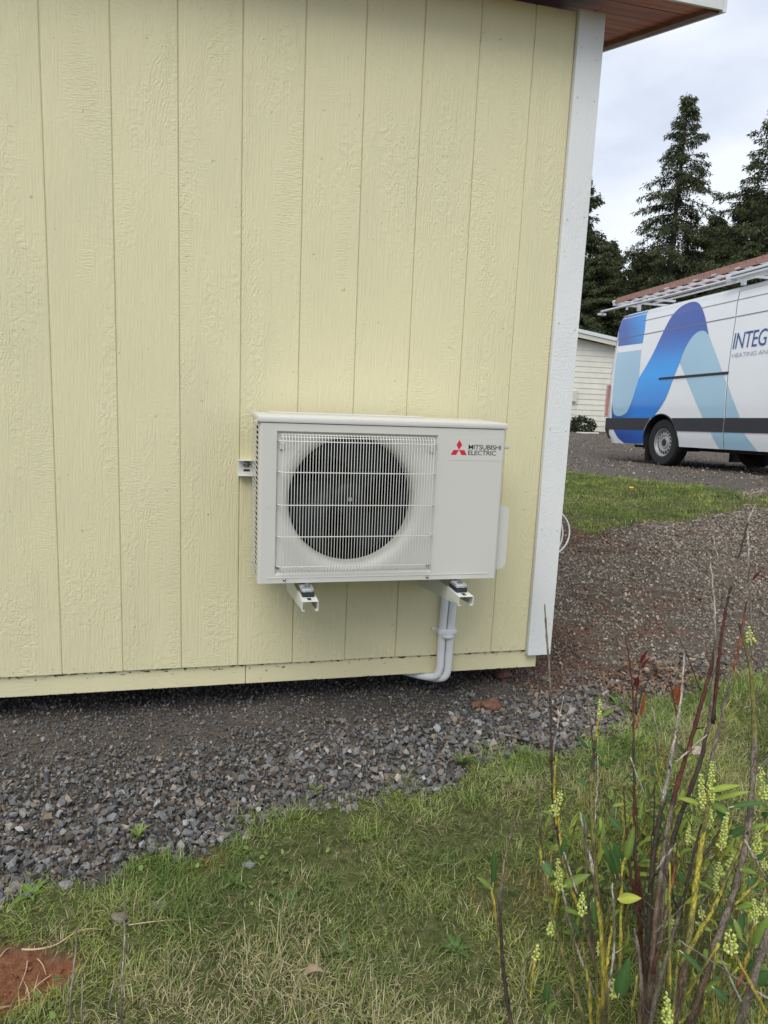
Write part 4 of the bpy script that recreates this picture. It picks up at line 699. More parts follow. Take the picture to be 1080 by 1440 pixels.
def arm(xc):
    w2 = 0.026; t = 0.0022; yf = -0.452; zt_ = 0.378
    b_ = MB(); b_.box(xc-w2, xc+w2, yf, -0.0125, zt_-t, zt_, 0.0006)
    for s in (-1, 1):
        x0 = xc+s*w2; x1 = x0-s*t; a, c2 = min(x0, x1), max(x0, x1)
        b_.prism([(yf, zt_-t-0.0001), (yf, zt_-0.030), (yf+0.012, zt_-0.031), (-0.20, zt_-0.062), (-0.0125, zt_-0.088), (-0.0125, zt_-t-0.0001)], 0, a, c2)
        l0, l1 = (x0, x0-s*0.009); b_.box(min(l0, l1), max(l0, l1), yf, yf+0.1, zt_-0.0320, zt_-0.0305)
    P_('arm', b_, M['white_metal'])
    P_('upright', MB().box(xc-0.02, xc+0.02, -0.0145, -0.0112, zt_-0.10, 0.717, 0.0005), M['white_metal'])
    P_('rubber_mount', MB().box(xc-0.020, xc+0.020, -0.410, -0.335, zt_+0.0005, zt_+0.016, 0.004), M['rubber'])
    P_('clamp_plate', MB().box(xc-0.024, xc+0.018, -0.4145, -0.34, zt_+0.0165, zt_+0.030, 0.006), M['steel'], 40)
    P_('clamp_bolt', MB().lathe([(0.0, 0.011), (0.006, 0.011), (0.007, 0.004), (0.012, 0.003), (0.012, 0)], (xc-0.002, -0.392, zt_+0.030), 'z', 6), M['screw'])
    P_('arm_slot', MB().box(xc-0.006, xc+0.006, -0.440, -0.4155, zt_+0.0001, zt_+0.0006), M['rubber'])
    for yy_ in (-0.07,): P_('rubber_mount', MB().box(xc-0.020, xc+0.020, yy_-0.03, yy_+0.03, zt_+0.0005, AZ-0.0005, 0.004), M['rubber'])
arm(1.012); arm(1.532)

# line set: two white pipes down the wall and under the building
pp = empty('pipe_run', (1.625, -0.03, 0.12), label='pair of white insulated pipes running down the wall from the heat pump', cat='pipe')
def pv(name, mb, mat, sm_=True):
    mb.v = [(x-1.625, y+0.03, z-0.12) for x, y, z in mb.v]; return mb.obj(name, mat, pp, sm_)
for x, r_, dz in ((1.6085, 0.0155, 0.0), (1.6425, 0.0160, -0.008)):
    path = smooth_path([(x+0.015, -0.085, 0.60), (x+0.010, -0.060, 0.45), (x+0.004, -0.034, 0.33), (x+0.001, -0.030, 0.20), (x-0.002, -0.030, 0.11), (x-0.003, -0.031, 0.0), (x-0.004, -0.030, -0.052+dz), (x-0.016, -0.022, -0.084+dz), (x-0.05, 0.012, -0.098+dz), (x-0.12, 0.09, -0.103+dz), (x-0.35, 0.35, -0.105+dz)], 5)
    pv('pipe', MB().tube(path, r_, 14), M['pvc'])
m = MB(); m.box(1.586, 1.663, -0.050, -0.011, 0.095, 0.117, 0.006); pv('clamp', m, M['pvc'], 30)
m = MB(); m.box(1.566, 1.592, -0.016, -0.0125, 0.104, 0.119, 0.001); m.box(1.657, 1.668, -0.016, -0.0125, 0.104, 0.119, 0.001); pv('clamp_ear', m, M['white_metal'], False)
pv('tape', MB().tube([(1.627, -0.036, 0.083), (1.627, -0.036, 0.094)], 0.026, 14), M['pvc'])

# cable loops hung at the hidden side wall
def cable():
    m = MB()
    for (cx2, cy2, cz2, ra, rb, ph) in ((2.115, 0.13, 0.470, 0.102, 0.100, 0.0), (2.118, 0.15, 0.464, 0.078, 0.096, 0.2)):
        pts = [(cx2+ra*math.cos(a+ph*0.2), cy2+0.012*math.sin(a), cz2+rb*math.sin(a)) for a in np.linspace(-math.pi*0.95, math.pi*0.95, 40)]
        m.tube(pts, 0.0035, 7)
    o = m.obj('cable_coil', M['pvc'], None, True); tag(o, 'loops of thin white cable sticking out past the white corner trim', 'cable')
cable()

# ------------------------------------------------------------------ van
TAU = 0.0507
van = empty('work_van', (7.72, 7.3, 0.02), (-TAU, 0, 0), label='white high-roof work van with blue curved stripes parked on the gravel', cat='van')
def paint(name, c_, rough=0.28, coat=0.6, vary=0.03):
    q = NT(name); f = q.noise(q.obj(), 3.0, 5, 0.6); q.base(q.ramp(f, [(0.35, tuple(x*(1-vary) for x in c_)), (0.65, c_)]))
    q.set(Roughness=rough, Coat_Weight=coat, Coat_Roughness=0.08); return q.m
M['van_white'] = paint('van_white', (0.80, 0.82, 0.83))
q = NT('van_print'); at = q.n('Attribute', attribute_name='Col'); q.base(at.outputs['Color']); q.set(Roughness=0.28, Coat_Weight=0.6, Coat_Roughness=0.08); M['van_print'] = q.m
M['van_trim'] = plain('van_trim', (0.026, 0.028, 0.034), 0.6, vary=0.08, scale=8)
M['gap'] = plain('panel_gap', (0.02, 0.02, 0.022), 0.6)
M['tyre'] = plain('tyre', (0.014, 0.014, 0.015), 0.75, vary=0.25, scale=40)
M['rim'] = plain('wheel_steel', (0.36, 0.36, 0.355), 0.5, 0.25, vary=0.08)
M['lamp_red'] = plain('tail_lamp', (0.42, 0.010, 0.018), 0.15, coat=0.8)
M['glass_dark'] = plain('window_glass', (0.015, 0.018, 0.02), 0.05, coat=0.5)
M['alu'] = plain('aluminium', (0.66, 0.67, 0.68), 0.38, 0.6, vary=0.06)
M['fibreglass'] = plain('ladder_fibreglass', (0.34, 0.185, 0.145), 0.65, vary=0.14, scale=12)
def inset_h(h): return float(np.interp(h, [.3, .5, .75, 1.0, 1.25, 1.45, 1.7, 2.1, 2.35, 2.5, 2.56, 2.6], [.035, .0, .0, .0, .012, .025, .045, .09, .125, .17, .205, .25]))
def s_rear(h): return float(np.interp(h, [.3, .56, .76, 1.36, 2.3, 2.5, 2.6], [-1.53, -1.64, -1.68, -1.70, -1.70, -1.67, -1.60]))
def surf(s, h, off=0.0):
    x = inset_h(h); r_ = 0.10; e = (s_rear(h)+r_-s)/r_
    if e > 0: x += r_*(1-math.sqrt(max(0, 1-min(e, 1)**2)))
    if 0.755 < h < 1.36: x += 0.0
    if s > 3.6: x += 0.10*((s-3.6)/1.8)**2*(1.0)
    return (x-off, -s, h)
def clip(poly, ax, v, keep_less):
    o = []; n = len(poly)
    for i in range(n):
        a, b_ = poly[i], poly[(i+1) % n]; ia = (a[ax] <= v) == keep_less or a[ax] == v; ib = (b_[ax] <= v) == keep_less or b_[ax] == v
        if ia: o.append(a)
        if ia != ib:
            t = (v-a[ax])/(b_[ax]-a[ax]); o.append((a[0]+(b_[0]-a[0])*t, a[1]+(b_[1]-a[1])*t))
    return o
def sheet(polys, name, mat, parent, off=0.0, ds=0.12, dh=0.10, colf=None, mirror=False, smooth=True):
    V, F, C_, key = [], [], [], {}
    for poly in polys:
        ss = [p[0] for p in poly]; s0 = math.floor(min(ss)/ds)*ds
        while s0 < max(ss):
            pa = clip(clip(poly, 0, s0, False), 0, s0+ds, True); s0 += ds
            if len(pa) < 3: continue
            hh = [p[1] for p in pa]; h0 = math.floor(min(hh)/dh)*dh
            while h0 < max(hh):
                pb = clip(clip(pa, 1, h0, False), 1, h0+dh, True); h0 += dh
                q_ = []
                for p in pb:
                    if not q_ or abs(p[0]-q_[-1][0])+abs(p[1]-q_[-1][1]) > 1e-6: q_.append(p)
                if len(q_) > 1 and abs(q_[0][0]-q_[-1][0])+abs(q_[0][1]-q_[-1][1]) < 1e-6: q_.pop()
                if len(q_) < 3: continue
                for t in geometry.tessellate_polygon([[Vector((a, b_, 0)) for a, b_ in q_]]):
                    idx = []
                    for i in t:
                        s_, h_ = q_[i]; k = (round(s_, 5), round(h_, 5))
                        if k not in key:
                            key[k] = len(V); V.append(surf(s_, h_, off)); C_.append(colf(s_, h_) if colf else (1, 1, 1))
                        idx.append(key[k])
                    if len(set(idx)) < 3: continue
                    a, b_, c2 = [Vector(V[i]) for i in idx]
                    if (b_-a).cross(c2-a).x > 0: idx = idx[::-1]
                    F.append(idx)
    if mirror: V = [(2.0-x, y, z) for x, y, z in V]; F = [f[::-1] for f in F]
    return mesh_obj(name, V, F, mat, parent, smooth, col=C_ if colf else None)
AC_, AR = (-0.03, 0.37), 0.45
def arch(c_, r_, h0, rev=False, n=20, h1=9):
    a0 = math.asin((h0-c_[1])/r_); p = [(c_[0]+r_*math.cos(math.pi-a0-(math.pi-2*a0)*i/n), min(h1, c_[1]+r_*math.sin(math.pi-a0-(math.pi-2*a0)*i/n))) for i in range(n+1)]
    return p[::-1] if rev else p
def rear_line(h0, h1, n=14): return [(s_rear(h0+(h1-h0)*i/n), h0+(h1-h0)*i/n) for i in range(n+1)]
def build_side(mirror):
    fa = (4.30, 0.37)
    quarter = rear_line(2.56, 0.32)+arch(AC_, AR, 0.32)+[(1.40, 0.32), (1.405, 0.8), (1.36, 1.4), (1.33, 2.1), (1.27, 2.52), (1.26, 2.56)]
    sheet([quarter], 'side_panel', M['van_white'], van, mirror=mirror)
    door = [(1.41, 0.32), (2.62, 0.32), (2.62, 2.50), (1.285, 2.50), (1.34, 2.1), (1.37, 1.4), (1.415, 0.8)]
    sheet([door], 'sliding_door' if not mirror else 'side_panel', M['van_white'], van, mirror=mirror)
    sheet([[(1.275, 2.505), (2.62, 2.505), (2.62, 2.56), (1.265, 2.56)]], 'side_panel', M['van_white'], van, mirror=mirror)
    cab = [(2.63, 0.32)]+arch(fa, AR, 0.32)+[(5.0, 0.36), (5.2, 0.9), (5.15, 1.05), (4.5, 1.28), (3.75, 2.3), (3.45, 2.56), (2.63, 2.56)]
    sheet([cab], 'cab_side', M['van_white'], van, mirror=mirror)
    sheet([[(2.85, 1.35), (4.3, 1.35), (3.62, 2.15), (2.85, 2.15)]], 'side_window', M['glass_dark'], van, off=0.004, mirror=mirror)
    b1 = rear_line(0.755, 0.56, 3)+[(-0.03-math.sqrt(0.47**2-0.19**2), 0.56), (-0.43, 0.62), (-0.36, 0.70), (-0.30, 0.755)]
    b2 = [(0.24, 0.755), (0.30, 0.70), (0.37, 0.62), (0.40, 0.56), (1.398, 0.56), (1.403, 0.755)]
    b3 = [(1.412, 0.56), (2.62, 0.56), (2.62, 0.755), (1.415, 0.755)]
    b4 = [(2.63, 0.56), (3.82, 0.56), (3.90, 0.68), (3.98, 0.755), (2.63, 0.755)]
    for b_ in (b1, b2, b3, b4): sheet([b_], 'side_moulding', M['van_trim'], van, off=0.012, mirror=mirror)
    # wheel well lip
    lip = MB(); pts = [surf(s, h, -0.0) for s, h in arch(AC_, AR-0.004, 0.30)]
    pts = [((2.0-p[0]) if mirror else p[0], p[1], p[2]) for p in pts]; lip.tube(pts, 0.012, 6); lip.obj('arch_lip', M['van_trim'], van, True)
    for c_ in (AC_, fa):
        w_ = MB(); A = arch(c_, AR, 0.25); n = len(A)
        for i, (s, h) in enumerate(A): w_.v += [((2.0-0.02) if mirror else 0.02, -s, h), ((2.0-0.42) if mirror else 0.42, -s, h)]
        for i in range(n-1): w_.f.append([2*i, 2*i+1, 2*i+3, 2*i+2])
        w_.add([((2.0-0.42) if mirror else 0.42, -s, h) for s, h in A], [list(range(n))]); w_.obj('wheel_well', M['gap'], van)
build_side(False); build_side(True)
def build_shell():
    # rear face
    m = MB(); hs = np.linspace(0.36, 2.56, 18)
    for h in hs:
        x0 = inset_h(h)+0.10; s = s_rear(h); m.v += [(x0, -s, h), (1.0-0.004, -s, h), (1.0+0.004, -s, h), (2.0-x0, -s, h)]
    for i in range(len(hs)-1):
        b_ = i*4; m.f += [[b_+1, b_, b_+4, b_+5], [b_+3, b_+2, b_+6, b_+7]]
    m.obj('rear_door', M['van_white'], van, 30)
    # roof
    m = MB(); ss = [-1.66, -1.64, -1.58, -1.45, -1.0, 0, 1.2, 2.4, 3.3, 3.45]; xs_ = [0.0, 0.05, 0.14, 0.3, 0.6, 0.8]
    for s in ss:
        dr = 0.0 if s > -1.45 else (-1.45-s)**1.0*0.35
        row = [(0.203+a, 2.56+0.085*math.sin(min(1, a/0.45)*math.pi/2)+0.02*math.sin(a/0.8*math.pi/2)-dr*min(1, a/0.14)) for a in xs_]
        row = row+[(2.0-x, z) for x, z in row[::-1]]
        for x, z in row: m.v.append((x, -s, z))
    k = len(xs_)*2
    for i in range(len(ss)-1):
        for j in range(k-1): m.f.append([i*k+j, (i+1)*k+j, (i+1)*k+j+1, i*k+j+1])
    m.obj('roof', M['van_white'], van, 40)
    # windscreen, bonnet, nose
    m = MB(); P = [(3.45, 2.60, 0.28), (3.75, 2.33, 0.14), (4.5, 1.30, 0.10), (5.15, 1.08, 0.20), (5.28, 0.85, 0.22), (5.32, 0.42, 0.20)]
    def strip(a, b_, name, mat):
        q_ = MB(); q_.add([(a[2], -a[0], a[1]), (2-a[2], -a[0], a[1]), (2-b_[2], -b_[0], b_[1]), (b_[2], -b_[0], b_[1])], [[0, 1, 2, 3]]); q_.obj(name, mat, van)
    strip(P[0], P[1], 'roof', M['van_white']); strip(P[1], P[2], 'windscreen', M['glass_dark']); strip(P[2], P[3], 'bonnet', M['van_white']); strip(P[3], P[4], 'grille', M['van_trim']); strip(P[4], P[5], 'front_bumper', M['van_trim'])
    for sx in (0.22, 1.60): MB().box(sx, sx+0.2, -5.27, -5.05, 0.92, 1.12, 0.03).obj('headlight', M['alu'], van, 40)
    # floor
    MB().box(0.46, 1.54, -5.1, 1.45, 0.36, 0.42).obj('underbody', M['gap'], van)
    MB().box(0.4, 1.6, -3.5, 1.3, 0.26, 0.355).obj('chassis', M['gap'], van)
    # rear bumper wrapping the corner
    m = MB(); path = []
    for h0, h1, o_ in ((0.44, 0.76, 0.03),):
        pr = [(0.012, -(-1.50)), (0.0, 1.54), (0.0, 1.60), (0.03, 1.68), (0.10, 1.745), (0.22, 1.78), (1.0, 1.80), (1.78, 1.78), (1.90, 1.745), (1.97, 1.68), (2.0, 1.60), (2.0, 1.54)]
        for x, y in pr: m.v += [(x-0.006 if x < 1 else x+0.006, y, h1), (x-0.006 if x < 1 else x+0.006, y+0.0, 0.55), (x+0.03 if x < 1 else x-0.03, y-0.06, 0.40)]
        for i in range(len(pr)-1): m.f += [[3*i, 3*i+1, 3*i+4, 3*i+3], [3*i+1, 3*i+2, 3*i+5, 3*i+4]]
        n = len(pr); m.f.append([3*i for i in range(n)])
    m.obj('rear_bumper', M['van_trim'], van, 40)
    for mir in (0, 1):
        hsx = np.linspace(0.775, 1.345, 8); m = MB()
        for h in hsx:
            for s in (s_rear(h)+0.13, s_rear(h)+0.05, s_rear(h)-0.05, s_rear(h)-0.11):
                x, y, z = surf(max(s, s_rear(h)+0.05), h, 0.012)
                y = -s
                if s < s_rear(h)-0.05: x = inset_h(h)+0.09
                elif s < s_rear(h): x = inset_h(h)+0.025
                m.v.append((2-x if mir else x, y+0.004, z))
        for i in range(7):
            for j in range(3): m.f.append([i*4+j, i*4+j+1, (i+1)*4+j+1, (i+1)*4+j])
        m.obj('tail_lamp', M['lamp_red'], van, True)
    MB().box(0.05, 0.30, 0.455, 0.470, 0.06, 0.50, 0.004).obj('mudflap', M['tyre'], van)
    MB().box(1.70, 1.95, 0.455, 0.470, 0.06, 0.50, 0.004).obj('mudflap', M['tyre'], van)
    # body creases, rail, fuel seam
    for h, s0, s1, t in ((2.145, -1.52, 1.32, 0.006), (2.145, 1.345, 2.6, 0.006), (2.38, -0.9, 1.29, 0.004), (2.38, 1.31, 2.6, 0.004)):
        V, F = [], []; n = int((s1-s0)/0.1)+2
        for i in range(n+1):
            s = s0+(s1-s0)*i/n; V += [surf(s, h-t, 0.0055), surf(s, h+t, 0.0055)]
        F = [[2*i, 2*i+1, 2*i+3, 2*i+2] for i in range(n)]
        mesh_obj('crease', V, F, M['van_seam'], van)
    m = MB(); m.v = []
    for i in range(17):
        s = -0.175+1.55*i/16; x, y, z = surf(s, 1.372, 0); m.v += [(x-0.014, y, 1.362), (x-0.014, y, 1.392), (x+0.002, y, 1.398), (x+0.002, y, 1.356)]
    for i in range(16): m.f += [[4*i+a, 4*i+(a+1) % 4, 4*i+4+(a+1) % 4, 4*i+4+a] for a in range(4)]
    m.f += [[0, 1, 2, 3], [67, 66, 65, 64]]
    m.obj('door_rail', M['van_trim'], van)
M['van_seam'] = plain('van_seam', (0.16, 0.17, 0.19), 0.5, vary=0.05)
build_shell()
def wheel(x, s, flip):
    m = MB(); c_ = (x, -s, 0.372); f = -1 if flip else 1; r_ = 0.372
    pr = [(0.205, 0.02), (0.225, 0.0), (0.30, -0.012), (0.345, -0.008), (r_-0.006, 0.012), (r_, 0.03), (r_, 0.19), (r_-0.006, 0.21), (0.34, 0.225), (0.22, 0.22)]
    m.lathe([(a, b_*f) for a, b_ in pr], c_, 'x', 48)
    wh_ = m.obj('wheel', M['tyre'], van, 35)
    m = MB()   # tread blocks
    for k in range(60):
        for j, xx in enumerate((0.035, 0.075, 0.115, 0.155)):
            a = 2*math.pi*(k+0.5*(j % 2))/60; a2 = a+0.065
            p = [(x+f*xx, -s+rr_*math.cos(t), 0.372+rr_*math.sin(t)) for rr_ in (r_-0.002, r_+0.004) for t in (a, a2)]; p2 = [(q_[0]+f*0.03, q_[1], q_[2]) for q_ in p]
            m.add(p+p2, [[2, 3, 7, 6], [0, 2, 6, 4], [1, 5, 7, 3], [0, 1, 3, 2], [4, 6, 7, 5]])
    m.obj('tread', M['tyre'], wh_)
    m = MB(); m.lathe([(a, b_*f) for a, b_ in [(0.215, 0.025), (0.222, 0.005), (0.212, 0.006), (0.200, 0.035), (0.185, 0.052), (0.160, 0.035), (0.125, 0.030), (0.10, 0.045), (0.085, 0.030), (0.0, 0.028)]], c_, 'x', 48)
    m.obj('rim', M['rim'], wh_, 35)
    m = MB()
    for k in range(16):
        a = 2*math.pi*k/16; ca, sa = math.cos(a), math.sin(a)
        pts = []
        for rr_, ww in ((0.182, 0.017), (0.148, 0.013)):
            for g in (-1, 1): pts.append((x+f*(0.0445 if rr_ > 0.16 else 0.0315)-f*0.003, -s+rr_*ca-g*ww*sa, 0.372+rr_*sa+g*ww*ca))
        m.add([pts[0], pts[1], pts[3], pts[2]], [[0, 1, 2, 3]])
    m.lathe([(0.0, -0.004*f), (0.045, -0.002*f), (0.062, 0.010*f)], (x+f*0.022, -s, 0.372), 'x', 20)
    m.obj('rim_holes', M['gap'], wh_)
    return wh_
for s in (-0.01, 4.30): wheel(0.045, s, False); wheel(1.955, s, True)
# printed stripes: colours of the print
IND, AZU, CYA, PAL = (0.016, 0.075, 0.37), (0.001, 0.20, 0.68), (0.004, 0.34, 0.86), (0.36, 0.57, 0.70)
def mixc(a, b_, t): t = max(0, min(1, t)); return tuple(p*(1-t)+q_*t for p, q_ in zip(a, b_))
def col_A(s, h):
    c_ = mixc(AZU, CYA, 1-abs(h-1.45)/0.5); c_ = mixc(c_, IND, (h-1.65)/0.45)
    return mixc(c_, IND, (-0.75-s)/0.5) if h < 1.1 else c_
def col_i(s, h): return mixc(IND, CYA, ((s+1.35)+(h-2.2)*0.6)/0.75)
def col_pale(s, h): return mixc(PAL, (0.31, 0.48, 0.62), fnoise(np.array([s]), np.array([h]), 2, 3)[0]*0.6)
def arc_smooth(pts, n=3):
    return [(p.x, p.y) for p in smooth_path([(a, b_, 0) for a, b_ in pts], n)]
u_curve = arc_smooth([(-0.738, 1.417), (-0.83, 1.128), (-0.90, 0.97), (-1.0, 0.845), (-1.2, 0.79), (-1.34, 0.81), (-1.41, 0.87), (-1.47, 1.05)], 4)
sheet([[(-1.525, 1.905), (-0.795, 1.89)]+u_curve], 'pale_stripe', M['van_print'], van, off=0.003, colf=col_pale)
inner = arc_smooth([(0.279, 1.60), (0.33, 1.76), (0.434, 1.93), (0.561, 2.02), (0.68, 2.035), (0.76, 2.01), (0.84, 1.948)], 4)
sheet([inner+[(1.073, 1.649), (1.34, 1.27), (1.352, 1.25), (1.395, 0.757), (0.954, 0.757), (0.605, 1.2)]], 'pale_stripe', M['van_print'], van, off=0.003, colf=col_pale)
sheet([[(1.39, 1.22), (1.698, 0.757), (1.42, 0.757)]], 'pale_stripe', M['van_print'], van, off=0.003, colf=col_pale)
sheet([[(1.137, 0.558), (1.397, 0.558), (1.395, 0.325), (1.312, 0.325)], [(1.414, 0.558), (1.79, 0.558), (2.03, 0.325), (1.416, 0.325)]], 'pale_stripe', M['van_print'], van, off=0.003, colf=col_pale)
sheet([[(-1.62, 2.545), (-0.88, 2.545), (-0.80, 2.25), (-0.79, 2.0), (-1.525, 2.02), (-1.60, 2.3)]], 'blue_stripe', M['van_print'], van, off=0.003, ds=0.06, dh=0.06, colf=col_i)
outA = arc_smooth([(-0.738, 1.417), (-0.493, 1.72), (-0.304, 2.06), (-0.162, 2.31), (-0.004, 2.46), (0.22, 2.515), (0.42, 2.48), (0.58, 2.36), (0.70, 2.2), (0.84, 1.948)], 4)
inA = arc_smooth([(0.84, 1.948), (0.76, 2.01), (0.68, 2.035), (0.561, 2.02), (0.434, 1.93), (0.33, 1.76), (0.279, 1.60), (0.188, 1.397), (0.037, 1.04), (-0.20, 0.80)], 3)
ucr = arc_smooth([(-1.47, 1.05), (-1.41, 0.87), (-1.34, 0.81), (-1.2, 0.79), (-1.0, 0.845), (-0.90, 0.97), (-0.83, 1.128), (-0.738, 1.417)], 4)
polyA = outA[:-1]+inA+[(-0.24, 0.757), (-1.44, 0.757)]+ucr[:-1]
sheet([polyA], 'blue_stripe', M['van_print'], van, off=0.005, ds=0.06, dh=0.06, colf=col_A)
sheet([[(-1.36, 0.558), (-0.45, 0.558), (-0.477, 0.45), (-0.483, 0.335), (-0.80, 0.325), (-1.05, 0.33), (-1.22, 0.41)]], 'blue_stripe', M['van_print'], van, off=0.005, ds=0.06, dh=0.06, colf=lambda s, h: mixc(IND, AZU, (s+1.1)/1.5))
def van_text(txt, s0, w_, h0, hh, mat, bold, shear=0.0):
    v, f = text_mesh(txt, w_, hh, bold)
    V = [surf(s0+p[0]+shear*p[1], h0+p[1], 0.006) for p in v]; mesh_obj('lettering', V, f, mat, van)
M['ink_blue'] = plain('ink_blue', (0.03, 0.09, 0.30), 0.35, vary=0.03); M['ink_grey'] = plain('ink_grey', (0.33, 0.38, 0.45), 0.35, vary=0.03)
van_text('INTEG', 1.385, 0.60, 1.695, 0.222, M['ink_blue'], 0.0); van_text('HEATING AND', 1.40, 0.72, 1.580, 0.058, M['ink_grey'], -0.008)
# roof rack
m = MB()
for s in (-1.35, 1.15, 2.9):
    m.box(0.17, 1.80, -s-0.025, -s+0.025, 2.735, 2.765, 0.004)
    for x in (0.30, 1.66): m.box(x, x+0.05, -s-0.03, -s+0.03, 2.615, 2.734, 0.004)
for x in (0.19, 0.62): m.box(x, x+0.03, -3.0, 1.40, 2.766, 2.790, 0.003)
rk = m.obj('roof_rack', M['alu'], van)
m = MB(); m.tube([(0.07, 2.14, 2.70), (0.07, 1.5, 2.69), (0.08, 0.5, 2.675), (0.09, -1.12, 2.665)], 0.022, 10); m.box(0.05, 0.17, -1.20, -1.12, 2.63, 2.735, 0.004)
m.box(0.02, 0.16, 2.12, 2.20, 2.635, 2.672, 0.006); m.box(0.06, 0.19, -2.8, -1.2, 2.66, 2.695, 0.004); m.box(0.06, 0.19, -2.8, -1.2, 2.71, 2.735, 0.004)
m.tube([(0.09, 1.35, 2.62), (0.09, 1.35, 2.70)], 0.02, 8); m.box(0.12, 0.62, 0.75, 0.80, 2.70, 2.73, 0.003)
m.obj('ladder_holder', M['alu'], rk, 40)

lad = empty('extension_ladder', (7.72, 7.3, 0.02), (-TAU, 0, 0), label='long pinkish brown extension ladder lying on the van roof rack', cat='ladder')
def lad_rail(x, z, s0, s1, t):
    m = MB(); h = 0.048
    m.box(x, x+0.006, -s1, -s0, z, z+h); m.box(x+0.0062, x+0.03, -s1, -s0, z, z+0.006); m.box(x+0.0062, x+0.03, -s1, -s0, z+h-0.006, z+h)
    m.obj('ladder_rail', M['fibreglass'], lad)
z_at = 2.80
lad_rail(0.24, 2.835, -2.02, 4.0, 0); lad_rail(0.66, 2.835, -2.02, 4.0, 0); lad_rail(0.262, 2.8845, -1.98, 3.8, 0); lad_rail(0.638, 2.8845, -1.98, 3.8, 0)
m = MB(); m.box(0.236, 0.70, 1.985, 2.05, 2.80, 2.84, 0.004); m.box(0.232, 0.70, 2.0, 2.07, 2.842, 2.90, 0.006); m.obj('ladder_foot', M['alu'], lad, 30)
r0_ = None
for i in range(19):
    for z, x0, x1 in ((2.860, 0.236, 0.70), (2.909, 0.258, 0.675)):
        s = -1.9+i*0.305+(0.1 if z > 2.9 else 0.02)
        if s > 3.8: continue
        MB().tube([(x0, -s, z), (x1, -s, z)], 0.013, 8).obj('rung', M['alu'], lad, 40)
        MB().tube([(x0-0.004, -s, z), (x0-0.0005, -s, z)], 0.009, 8).obj('rung_end', M['gap'], lad, 40)
for s in (-0.55, 0.15, 0.55, 1.05): MB().box(0.2375, 0.2395, -s-0.12, -s, 2.842, 2.862).obj('sticker', M['sticker'], lad)

# ------------------------------------------------------------------ shed
M['shed_white'] = plain('shed_boards', (0.70, 0.69, 0.60), 0.6, vary=0.06, scale=4, bump=0.001)
M['shed_trim'] = plain('shed_trim', (0.60, 0.59, 0.50), 0.6)
M['shed_metal'] = plain('shed_roof_metal', (0.64, 0.68, 0.68), 0.4)
shed = empty('shed', (11.0, 17.4, 0), label='low white clapboard shed with pale sloping roof edge behind the van', cat='shed')
gz0 = float(ground_z(12.0, 17.2)); XR = 12.93; XL = 5.2; XM = 9.06
def roof_under(x): return 2.60+0.14*(XR-x) if x > XM else 2.60+0.14*(XR-XM)-0.14*(XM-x)
nb = 22; bh = 0.163
for i in range(nb):
    z0 = gz0+0.02+i*bh; z1 = z0+bh+0.02
    xl, xr = XL, XR
    if z0 > roof_under(XR)-0.15:
        k = (z0+bh-roof_under(XR)+0.02)/0.14; xr = min(XR, XR-max(0, k)); xl = max(XL, XL+max(0, k))
    if xr-xl < 0.3: break
    m = MB(); m.prism([(-0.030, z0), (-0.014, z1-0.002), (0.0, z1-0.002), (0.0, z0)], 0, xl-11.0, xr-11.0); o = m.obj('clapboard', M['shed_white'], shed)
MB().box(XL-11, XR-11, 0.001, 5.0, 0, 2.5).obj('shed_wall', M['shed_white'], shed)
MB().prism([(XL-11, 2.501), (XR-11, 2.501), (XR-11, roof_under(XR)), (XM-11, roof_under(XM)), (XL-11, roof_under(XL))], 1, 0.001, 5.0).obj('gable_wall', M['shed_white'], shed)
MB().box(XR-11.0+0.001, XR-11.0+0.04, -0.04, 0.06, gz0, 2.6).obj('corner_board', M['shed_metal'], shed)
def rs(x0, x1, d0, d1, y0, y1, name, mat):
    m = MB(); f_ = roof_under; m.prism([(x0-11, f_(x0)+d0), (x1-11, f_(x1)+d0), (x1-11, f_(x1)+d1), (x0-11, f_(x0)+d1)], 1, y0, y1); m.obj(name, mat, shed)
rs(XM, XR+0.30, -0.005, 0.13, -0.30, -0.27, 'fascia', M['shed_trim']); rs(XL-0.3, XM, -0.005, 0.13, -0.30, -0.27, 'fascia', M['shed_trim'])
rs(XM, XR+0.32, 0.132, 0.235, -0.33, -0.28, 'roof_edge', M['shed_metal']); rs(XL-0.32, XM, 0.132, 0.235, -0.33, -0.28, 'roof_edge', M['shed_metal'])
rs(XM, XR+0.3, 0.10, 0.22, -0.26, 5.2, 'roof', M['shed_metal']); rs(XL-0.3, XM, 0.10, 0.22, -0.26, 5.2, 'roof', M['shed_metal'])
MB().box(0.40, 0.73, -0.13, -0.032, 0.90, 1.24, 0.01).obj('meter_box', M['shed_trim'], shed)
MB().box(1.86, 1.91, -0.09, -0.032, 1.78, 1.90, 0.01).obj('wall_lamp', M['alu'], shed)

